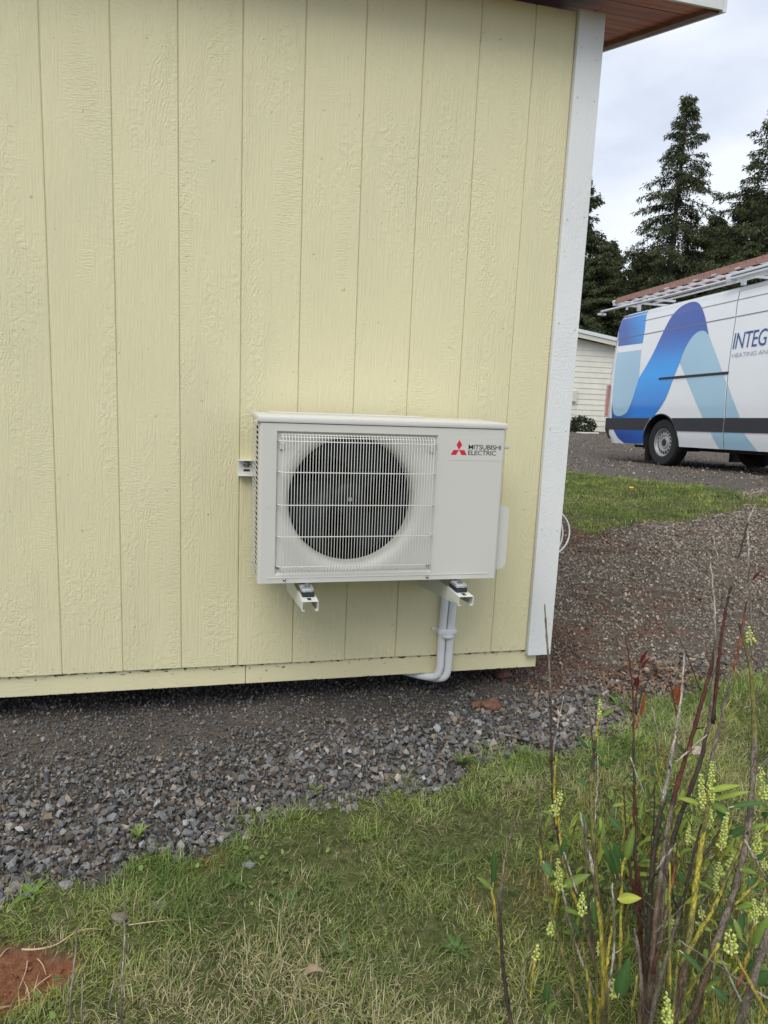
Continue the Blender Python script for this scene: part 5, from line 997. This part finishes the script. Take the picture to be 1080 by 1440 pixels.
def leaf_cloud(name, c_, rad, n, ls, col, parent=None):
    P = rng.normal(size=(n, 3)); P /= np.linalg.norm(P, axis=1)[:, None]; P *= rng.uniform(0.3, 1, (n, 1))**0.5*np.array(rad)+0; P += c_
    P[:, 2] = np.maximum(P[:, 2], c_[2]-rad[2]*0.7)
    d1 = rng.normal(size=(n, 3)); d1 /= np.linalg.norm(d1, axis=1)[:, None]; d2 = np.cross(d1, rng.normal(size=(n, 3))); d2 /= np.linalg.norm(d2, axis=1)[:, None]
    s = ls*rng.uniform(0.6, 1.3, (n, 1)); V = np.stack([P-d1*s, P+d2*s*0.45, P+d1*s, P-d2*s*0.45], 1).reshape(-1, 3)
    F = (np.array([[0, 1, 2], [0, 2, 3]])[None]+(np.arange(n)*4)[:, None, None]).reshape(-1, 3)
    C_ = np.repeat(np.array(col)*rng.uniform(0.5, 1.5, (n, 1)), 4, 0); return tri_mesh(name, V, F, M['leafy'], parent, col=C_)
M['leafy'] = attr_mat('foliage', 0.7, 0.2, vary=0.2, scale=3)
for x, y, r_, lab in ((11.75, 16.9, 0.42, 'small dark low shrub at the foot of the shed wall'), (13.2, 16.6, 0.38, 'small dark shrub between the shed corner and the van')):
    e_ = empty('low_shrub', (x, y, float(ground_z(x, y))), label=lab, cat='shrub')
    leaf_cloud('foliage', (0, 0, r_*0.45), (r_*1.1, r_, r_*0.7), 900, 0.05, (0.045, 0.055, 0.028), e_)
    m = MB()
    for k in range(6): a = k*1.05; m.tube([(0, 0, 0), (0.5*r_*math.cos(a), 0.5*r_*math.sin(a), r_*0.6)], [0.012, 0.004], 5)
    m.obj('stem', M['dark_wood'], e_)
o = MB().box(11.3, 12.0, 16.3, 16.38, float(ground_z(11.6, 16.3))+0.01, float(ground_z(11.6, 16.3))+0.05, 0.004).obj('white_board', M['shed_white']); tag(o, 'short white board lying on the gravel beside the corner trim', 'board')

# ------------------------------------------------------------------ trees
M['bark'] = plain('bark', (0.045, 0.036, 0.030), 0.9, vary=0.35, scale=6, bump=0.02)
def conifer_meshes(seed, H, Rb, nb_, dens=1.0, drop=0.35, irregular=0.35, bare=0.0, leafs=0.20):
    rg = np.random.default_rng(seed); tv = MB()
    lean = rg.uniform(-0.02, 0.02, 2); tr = [(lean[0]*z*math.sin(z*0.2), lean[1]*z, z) for z in np.linspace(-0.3, H, 14)]
    tv.tube(tr, list(np.linspace(H*0.018, 0.02, 14)), 8)
    P, D_, Lz, Wz = [], [], [], []
    sect = rg.uniform(0.55, 1.25, 9)
    for i in range(nb_):
        f = (i+rg.random())/nb_; z = H*(0.06+0.94*f); prof = (1-f)**(0.98 if seed < 13 else 0.85)*(1-0.2*math.exp(-f*6))
        a = rg.uniform(0, 6.283); sc = sect[int(a/6.2832*9) % 9]*(1-irregular)+irregular*rg.uniform(0.4, 1.45); ln = max(0.25, Rb*prof*sc+0.12)
        up = rg.uniform(-0.05, 0.35)+(0.35 if f > 0.85 else 0); n = 7; pts = []
        for k in range(n+1):
            t = k/n; pts.append((math.cos(a+0.15*t)*ln*t, math.sin(a+0.15*t)*ln*t, z+ln*(up*t-drop*t*t+0.10*t**4)))
        isbare = rg.random() < bare
        tv.tube(pts, [0.012*H/12*(1-k/(n+1))+0.008 for k in range(n+1)], 4, cap=False)
        if isbare: continue
        m_ = int((6+ln*13)*dens)
        for _ in range(m_):
            t = rg.beta(1.6, 1.0); k = min(n-1, int(t*n)); w_ = t*n-k; p = np.array(pts[k])*(1-w_)+np.array(pts[k+1])*w_
            side = rg.choice([-1, 1]); az_ = a+side*rg.uniform(0.3, 1.3)
            out_ = rg.uniform(0.0, 0.28)*ln*(1.15-t)+0.02; p = p+np.array([math.cos(az_)*out_, math.sin(az_)*out_, -out_*rg.uniform(0.0, 0.7)])
            for _j in range(4):
                dd = np.array([math.cos(az_)*rg.uniform(0.2, 1), math.sin(az_)*rg.uniform(0.2, 1), -rg.uniform(0.1, 1.2)])+rg.normal(0, 0.25, 3)
                P.append(p+rg.normal(0, 0.06, 3)); D_.append(dd/np.linalg.norm(dd)); Lz.append(leafs*rg.uniform(0.6, 1.5)); Wz.append(leafs*rg.uniform(0.20, 0.40))
    for z in np.linspace(H*0.9, H, 14):
        for _ in range(3):
            dd = rg.normal(0, 1, 3); dd[2] = abs(dd[2])*0.7; P.append(np.array([0, 0, z])); D_.append(dd/np.linalg.norm(dd)); Lz.append(0.16); Wz.append(0.05)
    P, D_, Lz, Wz = np.array(P), np.array(D_), np.array(Lz)[:, None], np.array(Wz)[:, None]; n = len(P)
    S_ = np.cross(D_, rg.normal(size=(n, 3))); S_ /= np.linalg.norm(S_, axis=1)[:, None]
    V = np.stack([P, P+D_*Lz*0.45+S_*Wz*0.5, P+D_*Lz, P+D_*Lz*0.45-S_*Wz*0.5], 1).reshape(-1, 3)
    F = (np.array([[0, 1, 2], [0, 2, 3]])[None]+(np.arange(n)*4)[:, None, None]).reshape(-1, 3)
    hue = rg.random((n, 1)); clump = rg.uniform(0.6, 1.35, (n//16+1, 1)).repeat(16, 0)[:n]
    C_ = (np.array([0.044, 0.060, 0.027])*(1-hue)+np.array([0.105, 0.118, 0.050])*hue)*clump*rg.uniform(0.75, 1.3, (n, 1))
    return tv, (V, F, np.repeat(C_, 4, 0))
def tree_proto(seed, *a, **k):
    tv, (V, F, C_) = conifer_meshes(seed, *a, **k)
    e_ = empty('conifer', (0, 0, 0)); tv.obj('trunk', M['bark'], e_); tri_mesh('crown', V, F, M['leafy'], e_, col=C_); return e_
protos = [tree_proto(11, 14.7, 4.3, 330, 1.7, drop=0.55, irregular=0.5, leafs=0.15), tree_proto(12, 14.5, 5.2, 300, 1.6, bare=0.16, irregular=0.7, leafs=0.16), tree_proto(13, 11, 3.8, 260, 1.9, irregular=0.4, leafs=0.18), tree_proto(14, 10.5, 4.2, 260, 2.1, irregular=0.4, leafs=0.19)]
HT = [14.7, 14.5, 11, 10.5]
TREES = [(0, 22.4, 28.6, 14.9, 1.0, 'tall spire-shaped conifer standing alone against the sky above the van'),
 (1, 24.5, 24.7, 15.2, 1.0, 'tall ragged conifer with bare twigs at the right edge of the photo'),
 (2, 18.9, 31.6, 11.9, 1.05, 'conifer half hidden by the white corner trim, tallest left of the spire'),
 (3, 22.6, 34.6, 9.6, 0.9, 'small pointed conifer left of the tall spire-shaped one'),
 (3, 28.5, 33.6, 11.2, 1.2, 'bushy conifer right of the tall spire-shaped one'),
 (2, 26.0, 28.0, 10.9, 1.25, 'dense conifer just left of the ragged right-edge conifer'),
 (2, 27.8, 39.4, 10.2, 1.3, 'distant conifer showing just left of the spire-shaped conifer trunk'), (3, 31.8, 34.4, 12.4, 1.2, 'conifer between the bushy one and the ragged right-edge conifer, farther back'), (3, 18.6, 28.4, 7.6, 1.2, 'low conifer directly above the shed roof beside the corner trim'), (3, 31.0, 43.0, 11.0, 1.4, None),
 (3, 21.4, 22.2, 7.2, 1.2, 'nearest conifer, just over the van roof at the right edge of the photo'), (2, 21.6, 25.6, 6.6, 1.3, None), (2, 25.2, 40.0, 9.2, 1.3, 'conifer seen low in the gap left of the spire-shaped conifer'), (3, 24.2, 30.2, 8.4, 1.5, None), (2, 20.4, 33.4, 8.0, 1.4, 'broad dark conifer rising over the right end of the shed roof'),
 (3, 16.5, 31.5, 9.5, 1.2, None), (2, 36, 38, 12, 1.3, None), (3, 27, 24, 8.5, 1.4, None), (3, 22.5, 38.5, 8.0, 1.6, None), (2, 30, 27, 10, 1.2, None), (3, 19.9, 30.3, 5.6, 1.5, None), (3, 24.5, 33.5, 7.4, 1.7, None), (2, 12, 34, 11, 1.1, None), (3, 6, 37, 10.5, 1.2, None), (3, 38, 30, 11, 1.3, None)]
used_p = set()
for i, (k, x, y, h, wf, lab) in enumerate(TREES):
    if k in used_p: e_ = copy_tree(protos[k])
    else: e_ = protos[k]; used_p.add(k)
    s = h/HT[k]; e_.scale = (s*wf, s*wf, s); e_.location = (x, y, float(ground_z(x, y))); e_.rotation_euler = (0, 0, i*2.3+0.4)
    tag(e_, lab or 'dark conifer in the dense row of trees behind the shed and van', 'tree', 'conifers behind the shed and van')
def thicket():
    V_, n = [], 26000
    x = rng.uniform(8, 44, n); y = 27+0.25*(x-8)+rng.uniform(0, 12, n); z = rng.uniform(0, 1, n)**1.1*(3.6+1.5*fnoise(x, y, 0.35, 5))
    P = np.stack([x, y, z], 1); d1 = rng.normal(size=(n, 3)); d1 /= np.linalg.norm(d1, axis=1)[:, None]; d2 = np.cross(d1, rng.normal(size=(n, 3))); d2 /= np.linalg.norm(d2, axis=1)[:, None]
    s = rng.uniform(0.12, 0.34, (n, 1)); V = np.stack([P-d1*s, P+d2*s*0.5, P+d1*s, P-d2*s*0.5], 1).reshape(-1, 3)
    F = (np.array([[0, 1, 2], [0, 2, 3]])[None]+(np.arange(n)*4)[:, None, None]).reshape(-1, 3)
    tag(tri_mesh('undergrowth', V, F, M['leafy'], col=np.repeat(np.array([0.045, 0.06, 0.028])*rng.uniform(0.5, 1.4, (n, 1)), 4, 0)), 'dark undergrowth below the conifers', 'undergrowth', kind='stuff')
thicket()

# ------------------------------------------------------------------ small things on the ground
SPT = DATA['spots']
def rock_thing(name, key, size, col, label, cat, flat=0.7, sub=2):
    x, y = SPT[key]; bm = bmesh.new(); bmesh.ops.create_icosphere(bm, subdivisions=sub, radius=1)
    ph = rng.uniform(0, 9, 3)
    for v in bm.verts:
        c_ = v.co; k = 1+0.16*math.sin(3.1*c_.x+ph[0])*math.cos(2.7*c_.y+ph[1])+0.12*math.sin(5*c_.z+ph[2]+2*c_.x); k = k+rng.uniform(-0.07, 0.07)
        v.co = Vector((c_.x*size*k*1.1, c_.y*size*k*0.85, c_.z*size*k*flat))
    bm.verts.index_update(); V = [v.co[:] for v in bm.verts]; F = [[v.index for v in f.verts] for f in bm.faces]; bm.free()
    o = mesh_obj(name, V, F, plain(name+'_mat', col, 0.9, vary=0.35, scale=120, bump=0.001)); o.location = (x, y, float(ground_z(x, y))+size*flat*0.45+0.012); tag(o, label, cat)
RED = (0.155, 0.075, 0.048)
rock_thing('dirt_clod', 'clod_a', 0.038, RED, 'larger reddish dirt clod on the gravel below the rim board corner', 'dirt clod', 0.75, 3)
rock_thing('dirt_clod', 'clod_b', 0.026, RED, 'small reddish dirt clod left of the larger one', 'dirt clod', 0.6)
rock_thing('dirt_clod', 'clod_c', 0.036, (0.16, 0.075, 0.05), 'dark red dirt clod just under the building corner', 'dirt clod', 0.55)
rock_thing('stone', 'stone_a', 0.019, (0.20, 0.19, 0.175), 'single light grey stone lying in the grass above the thin straw', 'stone')
rock_thing('stone', 'stone_b', 0.017, (0.20, 0.19, 0.175), 'grey stone in the grass right of the broad green leaf', 'stone')
rock_thing('stone', 'stone_c', 0.018, (0.20, 0.17, 0.15), 'brownish stone beside the taller dry stick', 'stone')
rock_thing('stone', 'stone_e', 0.016, (0.20, 0.21, 0.22), 'dark grey stone right of the small bare brown spot', 'stone')
rock_thing('stone', 'stone_f', 0.028, (0.36, 0.30, 0.26), 'pale pinkish stone in the grass behind the shrub', 'stone', 0.6)

M['root'] = plain('root', (0.50, 0.36, 0.22), 0.8); M['straw'] = plain('straw', (0.52, 0.45, 0.26), 0.7)
rootsn = ['long pale root lying across the upper edge of the bare soil', 'long dry straw lying in the grass right of the taller stick']
for i, l in enumerate(DATA['roots']):
    pts = [(x, y, float(ground_z(x, y))+(0.024 if i < 2 else 0.002)+0.003*math.sin(k*2.1)) for k, (x, y) in enumerate(l)]
    pts = smooth_path(pts, 4); n = len(pts)
    o = MB().tube(pts, [0.0026*(1-0.6*k/n)*(1 if i < 1 else 0.6) for k in range(n)], 6).obj('root' if i != 1 else 'straw_stalk', M['root'] if i != 1 else M['straw'], None, True)
    if i < 2: tag(o, rootsn[i], 'root' if i == 0 else 'straw')
    else: tag(o, 'thin pale root on the bare reddish soil patch', 'root', 'thin roots on the bare soil patch')
def crumbs():
    x = rng.uniform(0.0, 0.42, 4200); y = rng.uniform(-1.3, -0.88, 4200); k = in_poly(x, y, SOIL); x, y = x[k], y[k]
    sz = np.clip(rng.lognormal(0, 0.5, len(x))*0.0026, 0.0012, 0.010); z = ground_z(x, y)-0.008+sz*0.4
    c_ = np.array([0.235, 0.105, 0.058])*rng.uniform(0.6, 1.35, (len(x), 1))
    tag(scatter('soil_crumbs', rock_variants(8, 8), np.stack([x, y, z], 1), sz, c_, M['stone']), 'crumbly reddish brown soil of the bare patch', 'soil', kind='stuff')
crumbs()

M['leaf_g'] = attr_mat('leaf_green', 0.5, 0.30, vary=0.2, scale=50, spec=0.25)
def leaf_geo(p0, p1, wd, fold=0.25, curl=0.12, n=8, upv=Vector((0, 0, 1)), serr=0.0):
    p0, p1 = Vector(p0), Vector(p1); d = p1-p0; ln = d.length; d.normalize(); s = d.cross(upv)
    if s.length < 0.2: s = d.cross(Vector((1, 0.3, 0)))
    s.normalize(); nn = s.cross(d).normalized(); V, F, T = [], [], []
    for i in range(n+1):
        t = i/n; w_ = wd*math.sin(math.pi*min(1, t**0.8*0.98+0.02))**0.8*(1+serr*((i % 2)-0.5)); w_ = max(w_, wd*0.04)
        if i == n: w_ = wd*0.01
        c_ = p0+d*ln*t+nn*(ln*curl*math.sin(math.pi*t)*1.0)
        V += [tuple(c_-s*w_+nn*w_*fold), tuple(c_), tuple(c_+s*w_+nn*w_*fold)]; T += [0.85, 1.35, 1.0]
        if i: a = 3*(i-1); F += [[a, a+1, a+4, a+3], [a+1, a+2, a+5, a+4]]
    return V, F, T
def rosette(key, n, ln, wd, col, label, flat=0.35):
    x, y = SPT[key]; e_ = empty('weed', (x, y, float(ground_z(x, y))+0.012), label=label, cat='weed')
    for k in range(n):
        a = 6.283*k/n+rng.uniform(-0.3, 0.3); L_ = ln*rng.uniform(0.6, 1.1); up = flat*rng.uniform(0.5, 1.4)
        L_ *= 0.78; V, F, T = leaf_geo((0, 0, 0.0), (math.cos(a)*L_, math.sin(a)*L_, L_*up), 0.72*wd*rng.uniform(0.7, 1.25), 0.25, 0.16, 10, serr=0.35)
        c_ = np.array(col)*rng.uniform(0.75, 1.2); mesh_obj('leaf', V, F, M['leaf_g'], e_, True, col=[tuple(c_*t) for t in T])
GR = (0.10, 0.165, 0.045)
rosette('leaf_a', 5, 0.075, 0.014, (0.14, 0.24, 0.06), 'weed with broad bright leaves at the gravel edge, far left', 0.35)
rosette('tuft_a', 6, 0.055, 0.011, (0.20, 0.26, 0.07), 'yellow-green weed standing at the gravel edge above the taller stick', 1.0)
rosette('leaf_b', 7, 0.075, 0.016, GR, 'broadleaf weed with wide flat leaves in the middle of the lawn', 0.3)
rosette('tuft_b', 6, 0.05, 0.009, (0.14, 0.22, 0.05), 'small green weed poking out of the gravel above the lawn middle', 0.7)
rosette('tuft_c', 10, 0.075, 0.012, (0.15, 0.22, 0.055), 'bushy pale green weed at the gravel edge below the pipes', 0.9)
rosette('tuft_d', 8, 0.07, 0.012, (0.12, 0.20, 0.05), 'weed at the gravel edge behind the red stems', 0.6)
rosette('leaf_c', 6, 0.06, 0.011, GR, 'weed at the lawn corner left of the grey trim-side twig', 0.5)
rosette('leaf_d', 6, 0.06, 0.010, GR, 'weed between the bare brown spot and the flat-leaved weed', 0.35)
rosette('leaf_f', 7, 0.055, 0.010, (0.11, 0.16, 0.05), 'low weed beside the curled dead leaf', 0.3)
rosette('leaf_g', 7, 0.065, 0.012, (0.10, 0.18, 0.05), 'weed in the lawn left of the leftmost shrub stem', 0.35)
rosette('leaf_e', 6, 0.05, 0.009, (0.11, 0.15, 0.05), 'low weed near the middle of the straw-coloured lawn', 0.3)
V, F, T = leaf_geo((-0.022, 0.004, 0.0), (0.024, -0.004, 0.008), 0.012, 0.7, 0.15)
x, y = SPT['dead_a']; o = mesh_obj('dead_leaf', V, F, M['leaf_g'], None, True, col=[(0.38*t, 0.30*t, 0.20*t) for t in T]); o.location = (x, y, float(ground_z(x, y))+0.035); tag(o, 'curled pale brown dead leaf lying on the lawn', 'leaf')
def dandelion():
    x, y = SPT['dand']; z = float(ground_z(x, y)); e_ = empty('dandelion', (x, y, z), label='tiny yellow dandelion flower in the far grass island', cat='flower')
    MB().tube([(0, 0, 0), (0, 0, 0.07)], 0.003, 5).obj('stalk', M['straw'], e_)
    MB().lathe([(0.0, 0.012), (0.022, 0.008), (0.028, 0.0), (0.0, -0.004)], (0, 0, 0.072), 'z', 14).obj('flower_head', plain('petal', (0.65, 0.5, 0.02), 0.6), e_)
dandelion()
def small_leaves():
    n = 5200; x = rng.uniform(-0.3, 3.6, n); y = rng.uniform(-1.7, 0.2, n); g, s, red = zones(x, y); k = rng.random(n) < g*sm((fnoise(x, y, 2.6, 51)-0.42)/0.2); x, y = x[k], y[k]; n = len(x)
    z = ground_z(x, y)+rng.uniform(0.016, 0.038, n); a = rng.uniform(0, 6.283, n); ln = rng.uniform(0.006, 0.018, n); w_ = ln*rng.uniform(0.25, 0.45, n)
    d = np.stack([np.cos(a), np.sin(a), rng.normal(0.1, 0.35, n)], 1); p = np.stack([-np.sin(a), np.cos(a), rng.normal(0, 0.3, n)], 1); P = np.stack([x, y, z], 1)
    V = np.stack([P, P+d*(ln*0.3)[:, None]+p*w_[:, None], P+d*(ln*0.75)[:, None]+p*(w_*0.75)[:, None], P+d*ln[:, None], P+d*(ln*0.75)[:, None]-p*(w_*0.75)[:, None], P+d*(ln*0.3)[:, None]-p*w_[:, None]], 1).reshape(-1, 3)
    F = (np.array([[0, 1, 5], [1, 2, 5], [2, 4, 5], [2, 3, 4]])[None]+(np.arange(n)*6)[:, None, None]).reshape(-1, 3)
    C_ = np.repeat(np.array([0.14, 0.20, 0.055])*rng.uniform(0.6, 1.5, (n, 1)), 6, 0)
    tag(tri_mesh('lawn_leaves', V, F, M['blade'], col=C_), 'small weed leaves mixed through the lawn', 'ground cover', kind='stuff')
small_leaves()

# ------------------------------------------------------------------ dry sticks, left foreground
STC = {'grey': (0.18, 0.155, 0.125), 'dark': (0.06, 0.047, 0.040), 'red': (0.098, 0.033, 0.026), 'yellow': (0.34, 0.30, 0.050), 'olive': (0.17, 0.165, 0.055), 'pale': (0.40, 0.37, 0.34), 'orange': (0.30, 0.10, 0.045), 'brown': (0.16, 0.115, 0.08)}
def bark_mat():
    q = NT('stem_bark'); at = q.n('Attribute', attribute_name='Col'); o = q.obj()
    f = q.noise(q.mapping(o, (420, 420, 70)), 1.0, 4, 0.7); g = q.noise(q.mapping(o, (90, 90, 22)), 1.0, 4, 0.65)
    c_ = q.mix(1.0, at.outputs['Color'], q.ramp(f, [(0.38, (0.45,)*3), (0.62, (1.35, 1.3, 1.2))]), 'MULTIPLY')
    c_ = q.mix(q.ramp(g, [(0.54, (0, 0, 0)), (0.62, (0.75,)*3)]), c_, (0.055, 0.043, 0.036))
    c_ = q.mix(q.ramp(q.noise(o, 110, 3, 0.6), [(0.66, (0, 0, 0)), (0.72, (0.6,)*3)]), c_, (0.30, 0.28, 0.24)); q.base(c_); q.set(Roughness=0.75, Specular_IOR_Level=0.25); q.bump(f, 0.9, 0.0022); return q.m
M['stem'] = bark_mat()
def stem_obj(name, cols, r0, r1, pts, parent, base_loc=None, nodes=True):
    n0 = len(pts); pts = [Vector(p) for p in pts]
    for _ in range(2): pts = [pts[0]]+[pts[i]*0.5+(pts[i-1]+pts[i+1])*0.25 for i in range(1, len(pts)-1)]+[pts[-1]]
    P = smooth_path(pts, 4, 0.8); n = len(P); prng = np.random.default_rng(int(abs(pts[0][0])*1e4) % 9999)
    cl = [np.array(STC[c_]) for c_ in cols]; rr, cc = [], []
    node = prng.uniform(0.02, 0.06); acc = 0
    for i, p in enumerate(P):
        t = i/(n-1); r_ = (r0+(r1-r0)*t**0.8)*0.84
        if i: acc += (p-P[i-1]).length
        if nodes and acc > node: r_ *= 1.28; acc = 0; node = prng.uniform(0.025, 0.07)
        rr.append(r_*prng.uniform(0.93, 1.07)); k = t*(len(cl)-1); a = int(min(k, len(cl)-2)) if len(cl) > 1 else 0; w_ = k-a
        w_ = sm(np.array((w_-0.35)/0.3)); cc.append((cl[a]*(1-w_)+cl[min(a+1, len(cl)-1)]*w_ if len(cl) > 1 else cl[0])*prng.uniform(0.75, 1.25))
    P = [p+Vector(prng.normal(0, 0.0006, 3)) for p in P]; m = MB().tube(P, rr, 8)
    if nodes and n > 9:      # bud scars and broken side spurs
        for i in range(3, n-2, 2):
            if prng.random() < 0.45: continue
            a = prng.uniform(0, 6.283); t_ = (P[i+1]-P[i]).normalized(); sd_ = t_.orthogonal().normalized(); sd_ = (Matrix.Rotation(a, 3, t_) @ sd_)
            ln_ = rr[i]+prng.choice([0.003, 0.004, 0.012, 0.022]); e_ = P[i]+sd_*ln_*0.8-t_*ln_*0.5
            m.tube([P[i]-t_*0.001, (P[i]+e_)*0.5, e_], [rr[i]*0.55, rr[i]*0.35, rr[i]*0.18], 8); cc += [cc[i]*0.8]*3
    col = np.repeat(np.array(cc), 8, 0)*prng.uniform(0.7, 1.3, (len(cc)*8, 1))
    if base_loc is not None: m.v = [(a-base_loc[0], b_-base_loc[1], c_-base_loc[2]) for a, b_, c_ in m.v]
    return mesh_obj(name, m.v, m.f, M['stem'], parent, True, col=col)
tl = ['dry grey stick rising beside the bare soil patch at lower left', 'taller thin dry stick right of the bare soil patch', 'very thin dry twig between the two lower left sticks', 'short leaning dry twig left of the taller stick']
for (r_, pts), lab in zip(DATA['twigs'], tl):
    o = stem_obj('dry_stick', ['grey', 'pale', 'grey', 'brown'], r_*0.45, r_, pts, None); tag(o, lab, 'stick')

# ------------------------------------------------------------------ the shrub
RT = (1.62, -1.33, float(ground_z(1.62, -1.33)))
sh = empty('flowering_shrub', RT, label='tall leggy shrub with grey, red and yellow stems and pale green buds at lower right', cat='shrub')
def loc_(p): return (p[0]-RT[0], p[1]-RT[1], p[2]-RT[2])
for cols, r0, r1, pts in DATA['stems']:
    stem_obj('stem', cols, r0, r1, pts, sh, RT)
LC = [(0.26, 0.33, 0.055), (0.175, 0.26, 0.055), (0.065, 0.135, 0.04), (0.36, 0.40, 0.06), (0.14, 0.022, 0.022), (0.34, 0.10, 0.04)]
cam_p = Vector((0.687, -2.586, 1.045))
for p0, p1, wd, t in DATA['leaves']:
    toc = (cam_p-Vector(p0)).normalized(); upv = (toc+Vector((rng.normal(0, 0.35), rng.normal(0, 0.35), 0.55))).normalized()
    V, F, T = leaf_geo(p0, p1, wd, 0.22, 0.06 if t < 4 else 0.02, 8, upv); c_ = np.array(LC[t])*rng.uniform(0.85, 1.15)
    mesh_obj('leaf', [loc_(v) for v in V], F, M['leaf_g'], sh, True, col=[tuple(c_*k) for k in T])
    if t < 4: MB().tube([loc_(p0), loc_(V[4])], 0.0012, 5).obj('leaf_stalk', M['straw'], sh)
# leafy yellow-green shoots filling the base on the right
prs = np.random.default_rng(5)
for k in range(95):
    bx, by = 1.62+prs.uniform(-0.10, 0.42), -1.30+prs.uniform(-0.14, 0.30); hgt = prs.uniform(0.12, 0.50)*(1.0 if bx > 1.7 else 0.8); lx, ly = prs.normal(0.03, 0.05), prs.normal(0, 0.04)
    gz_ = float(ground_z(bx, by))-0.01; pts = [(bx+lx*hgt*4*t*t, by+ly*hgt*4*t*t, gz_+hgt*t) for t in (1, 0.66, 0.33, 0)]
    stem_obj('stem', ['yellow', 'olive', 'yellow' if k % 3 else 'brown'], 0.0011, prs.uniform(0.0022, 0.0042), pts, sh, RT)
    for j in range(int(prs.integers(2, 6))):
        t = prs.uniform(0.45, 1.0); p0 = Vector((bx+lx*hgt*4*t*t, by+ly*hgt*4*t*t, gz_+hgt*t)); a = prs.uniform(0, 6.283); ln = prs.uniform(0.030, 0.068)
        p1 = p0+Vector((math.cos(a)*ln*0.75, math.sin(a)*ln*0.75, ln*prs.uniform(0.1, 0.9)))
        toc = (cam_p-p0).normalized(); V, F, T = leaf_geo(p0, p1, prs.uniform(0.0045, 0.0078), 0.28, 0.10, 7, (toc*0.6+Vector((prs.normal(0, .5), prs.normal(0, .5), 0.6))).normalized())
        c_ = np.array(LC[int(prs.integers(0, 3))])*prs.uniform(0.7, 1.3); mesh_obj('leaf', [loc_(v) for v in V], F, M['leaf_g'], sh, True, col=[tuple(c_*k_) for k_ in T])
M['bud'] = NT('bud'); q = M['bud']; f = q.noise(q.obj(), 300, 3); q.base(q.ramp(f, [(0.35, (0.36, 0.44, 0.07)), (0.7, (0.56, 0.64, 0.20))])); q.set(Roughness=0.45, Subsurface_Weight=0.15, Subsurface_Radius=(0.01, 0.01, 0.004)); M['bud'] = q.m
def ico():
    bm = bmesh.new(); bmesh.ops.create_icosphere(bm, subdivisions=1, radius=1); bm.verts.index_update()
    r_ = (np.array([v.co[:] for v in bm.verts]), np.array([[v.index for v in f.verts] for f in bm.faces])); bm.free(); return r_
IV, IF = ico()
for p0, p1, rad in DATA['spikes']:
    a, b_ = Vector(p1), Vector(p0); d = (b_-a); ln = d.length; d.normalize(); u_ = d.orthogonal().normalized(); v_ = d.cross(u_)
    br_ = 0.0030+rad*0.06; rows = max(4, int(ln/(br_*1.35))); VV, FF = [], []; n = 0
    for i in range(rows):
        t = i/(rows-1); rr_ = rad*(0.80-0.55*t**2)
        m_ = max(3, int(2*math.pi*rr_/(br_*2.1)))
        for k in range(m_):
            if rng.random() < 0.16: continue
            ang = 6.283*(k+0.5*(i % 2))/m_+rng.uniform(-0.2, 0.2); c_ = a+d*ln*t+(u_*math.cos(ang)+v_*math.sin(ang))*rr_*rng.uniform(0.55, 1.2)
            s = br_*rng.uniform(0.5, 1.25)*(1-0.3*t); VV.append(IV*s+np.array(loc_(c_))); FF.append(IF+n); n += len(IV)
    sp_ = tri_mesh('bud_spike', np.vstack(VV), np.vstack(FF), M['bud'], sh, smooth=True)
    MB().tube([loc_(a-d*0.008), loc_(b_-d*ln*0.05)], [0.0018, 0.0008], 6).obj('spike_stalk', M['straw'], sp_)
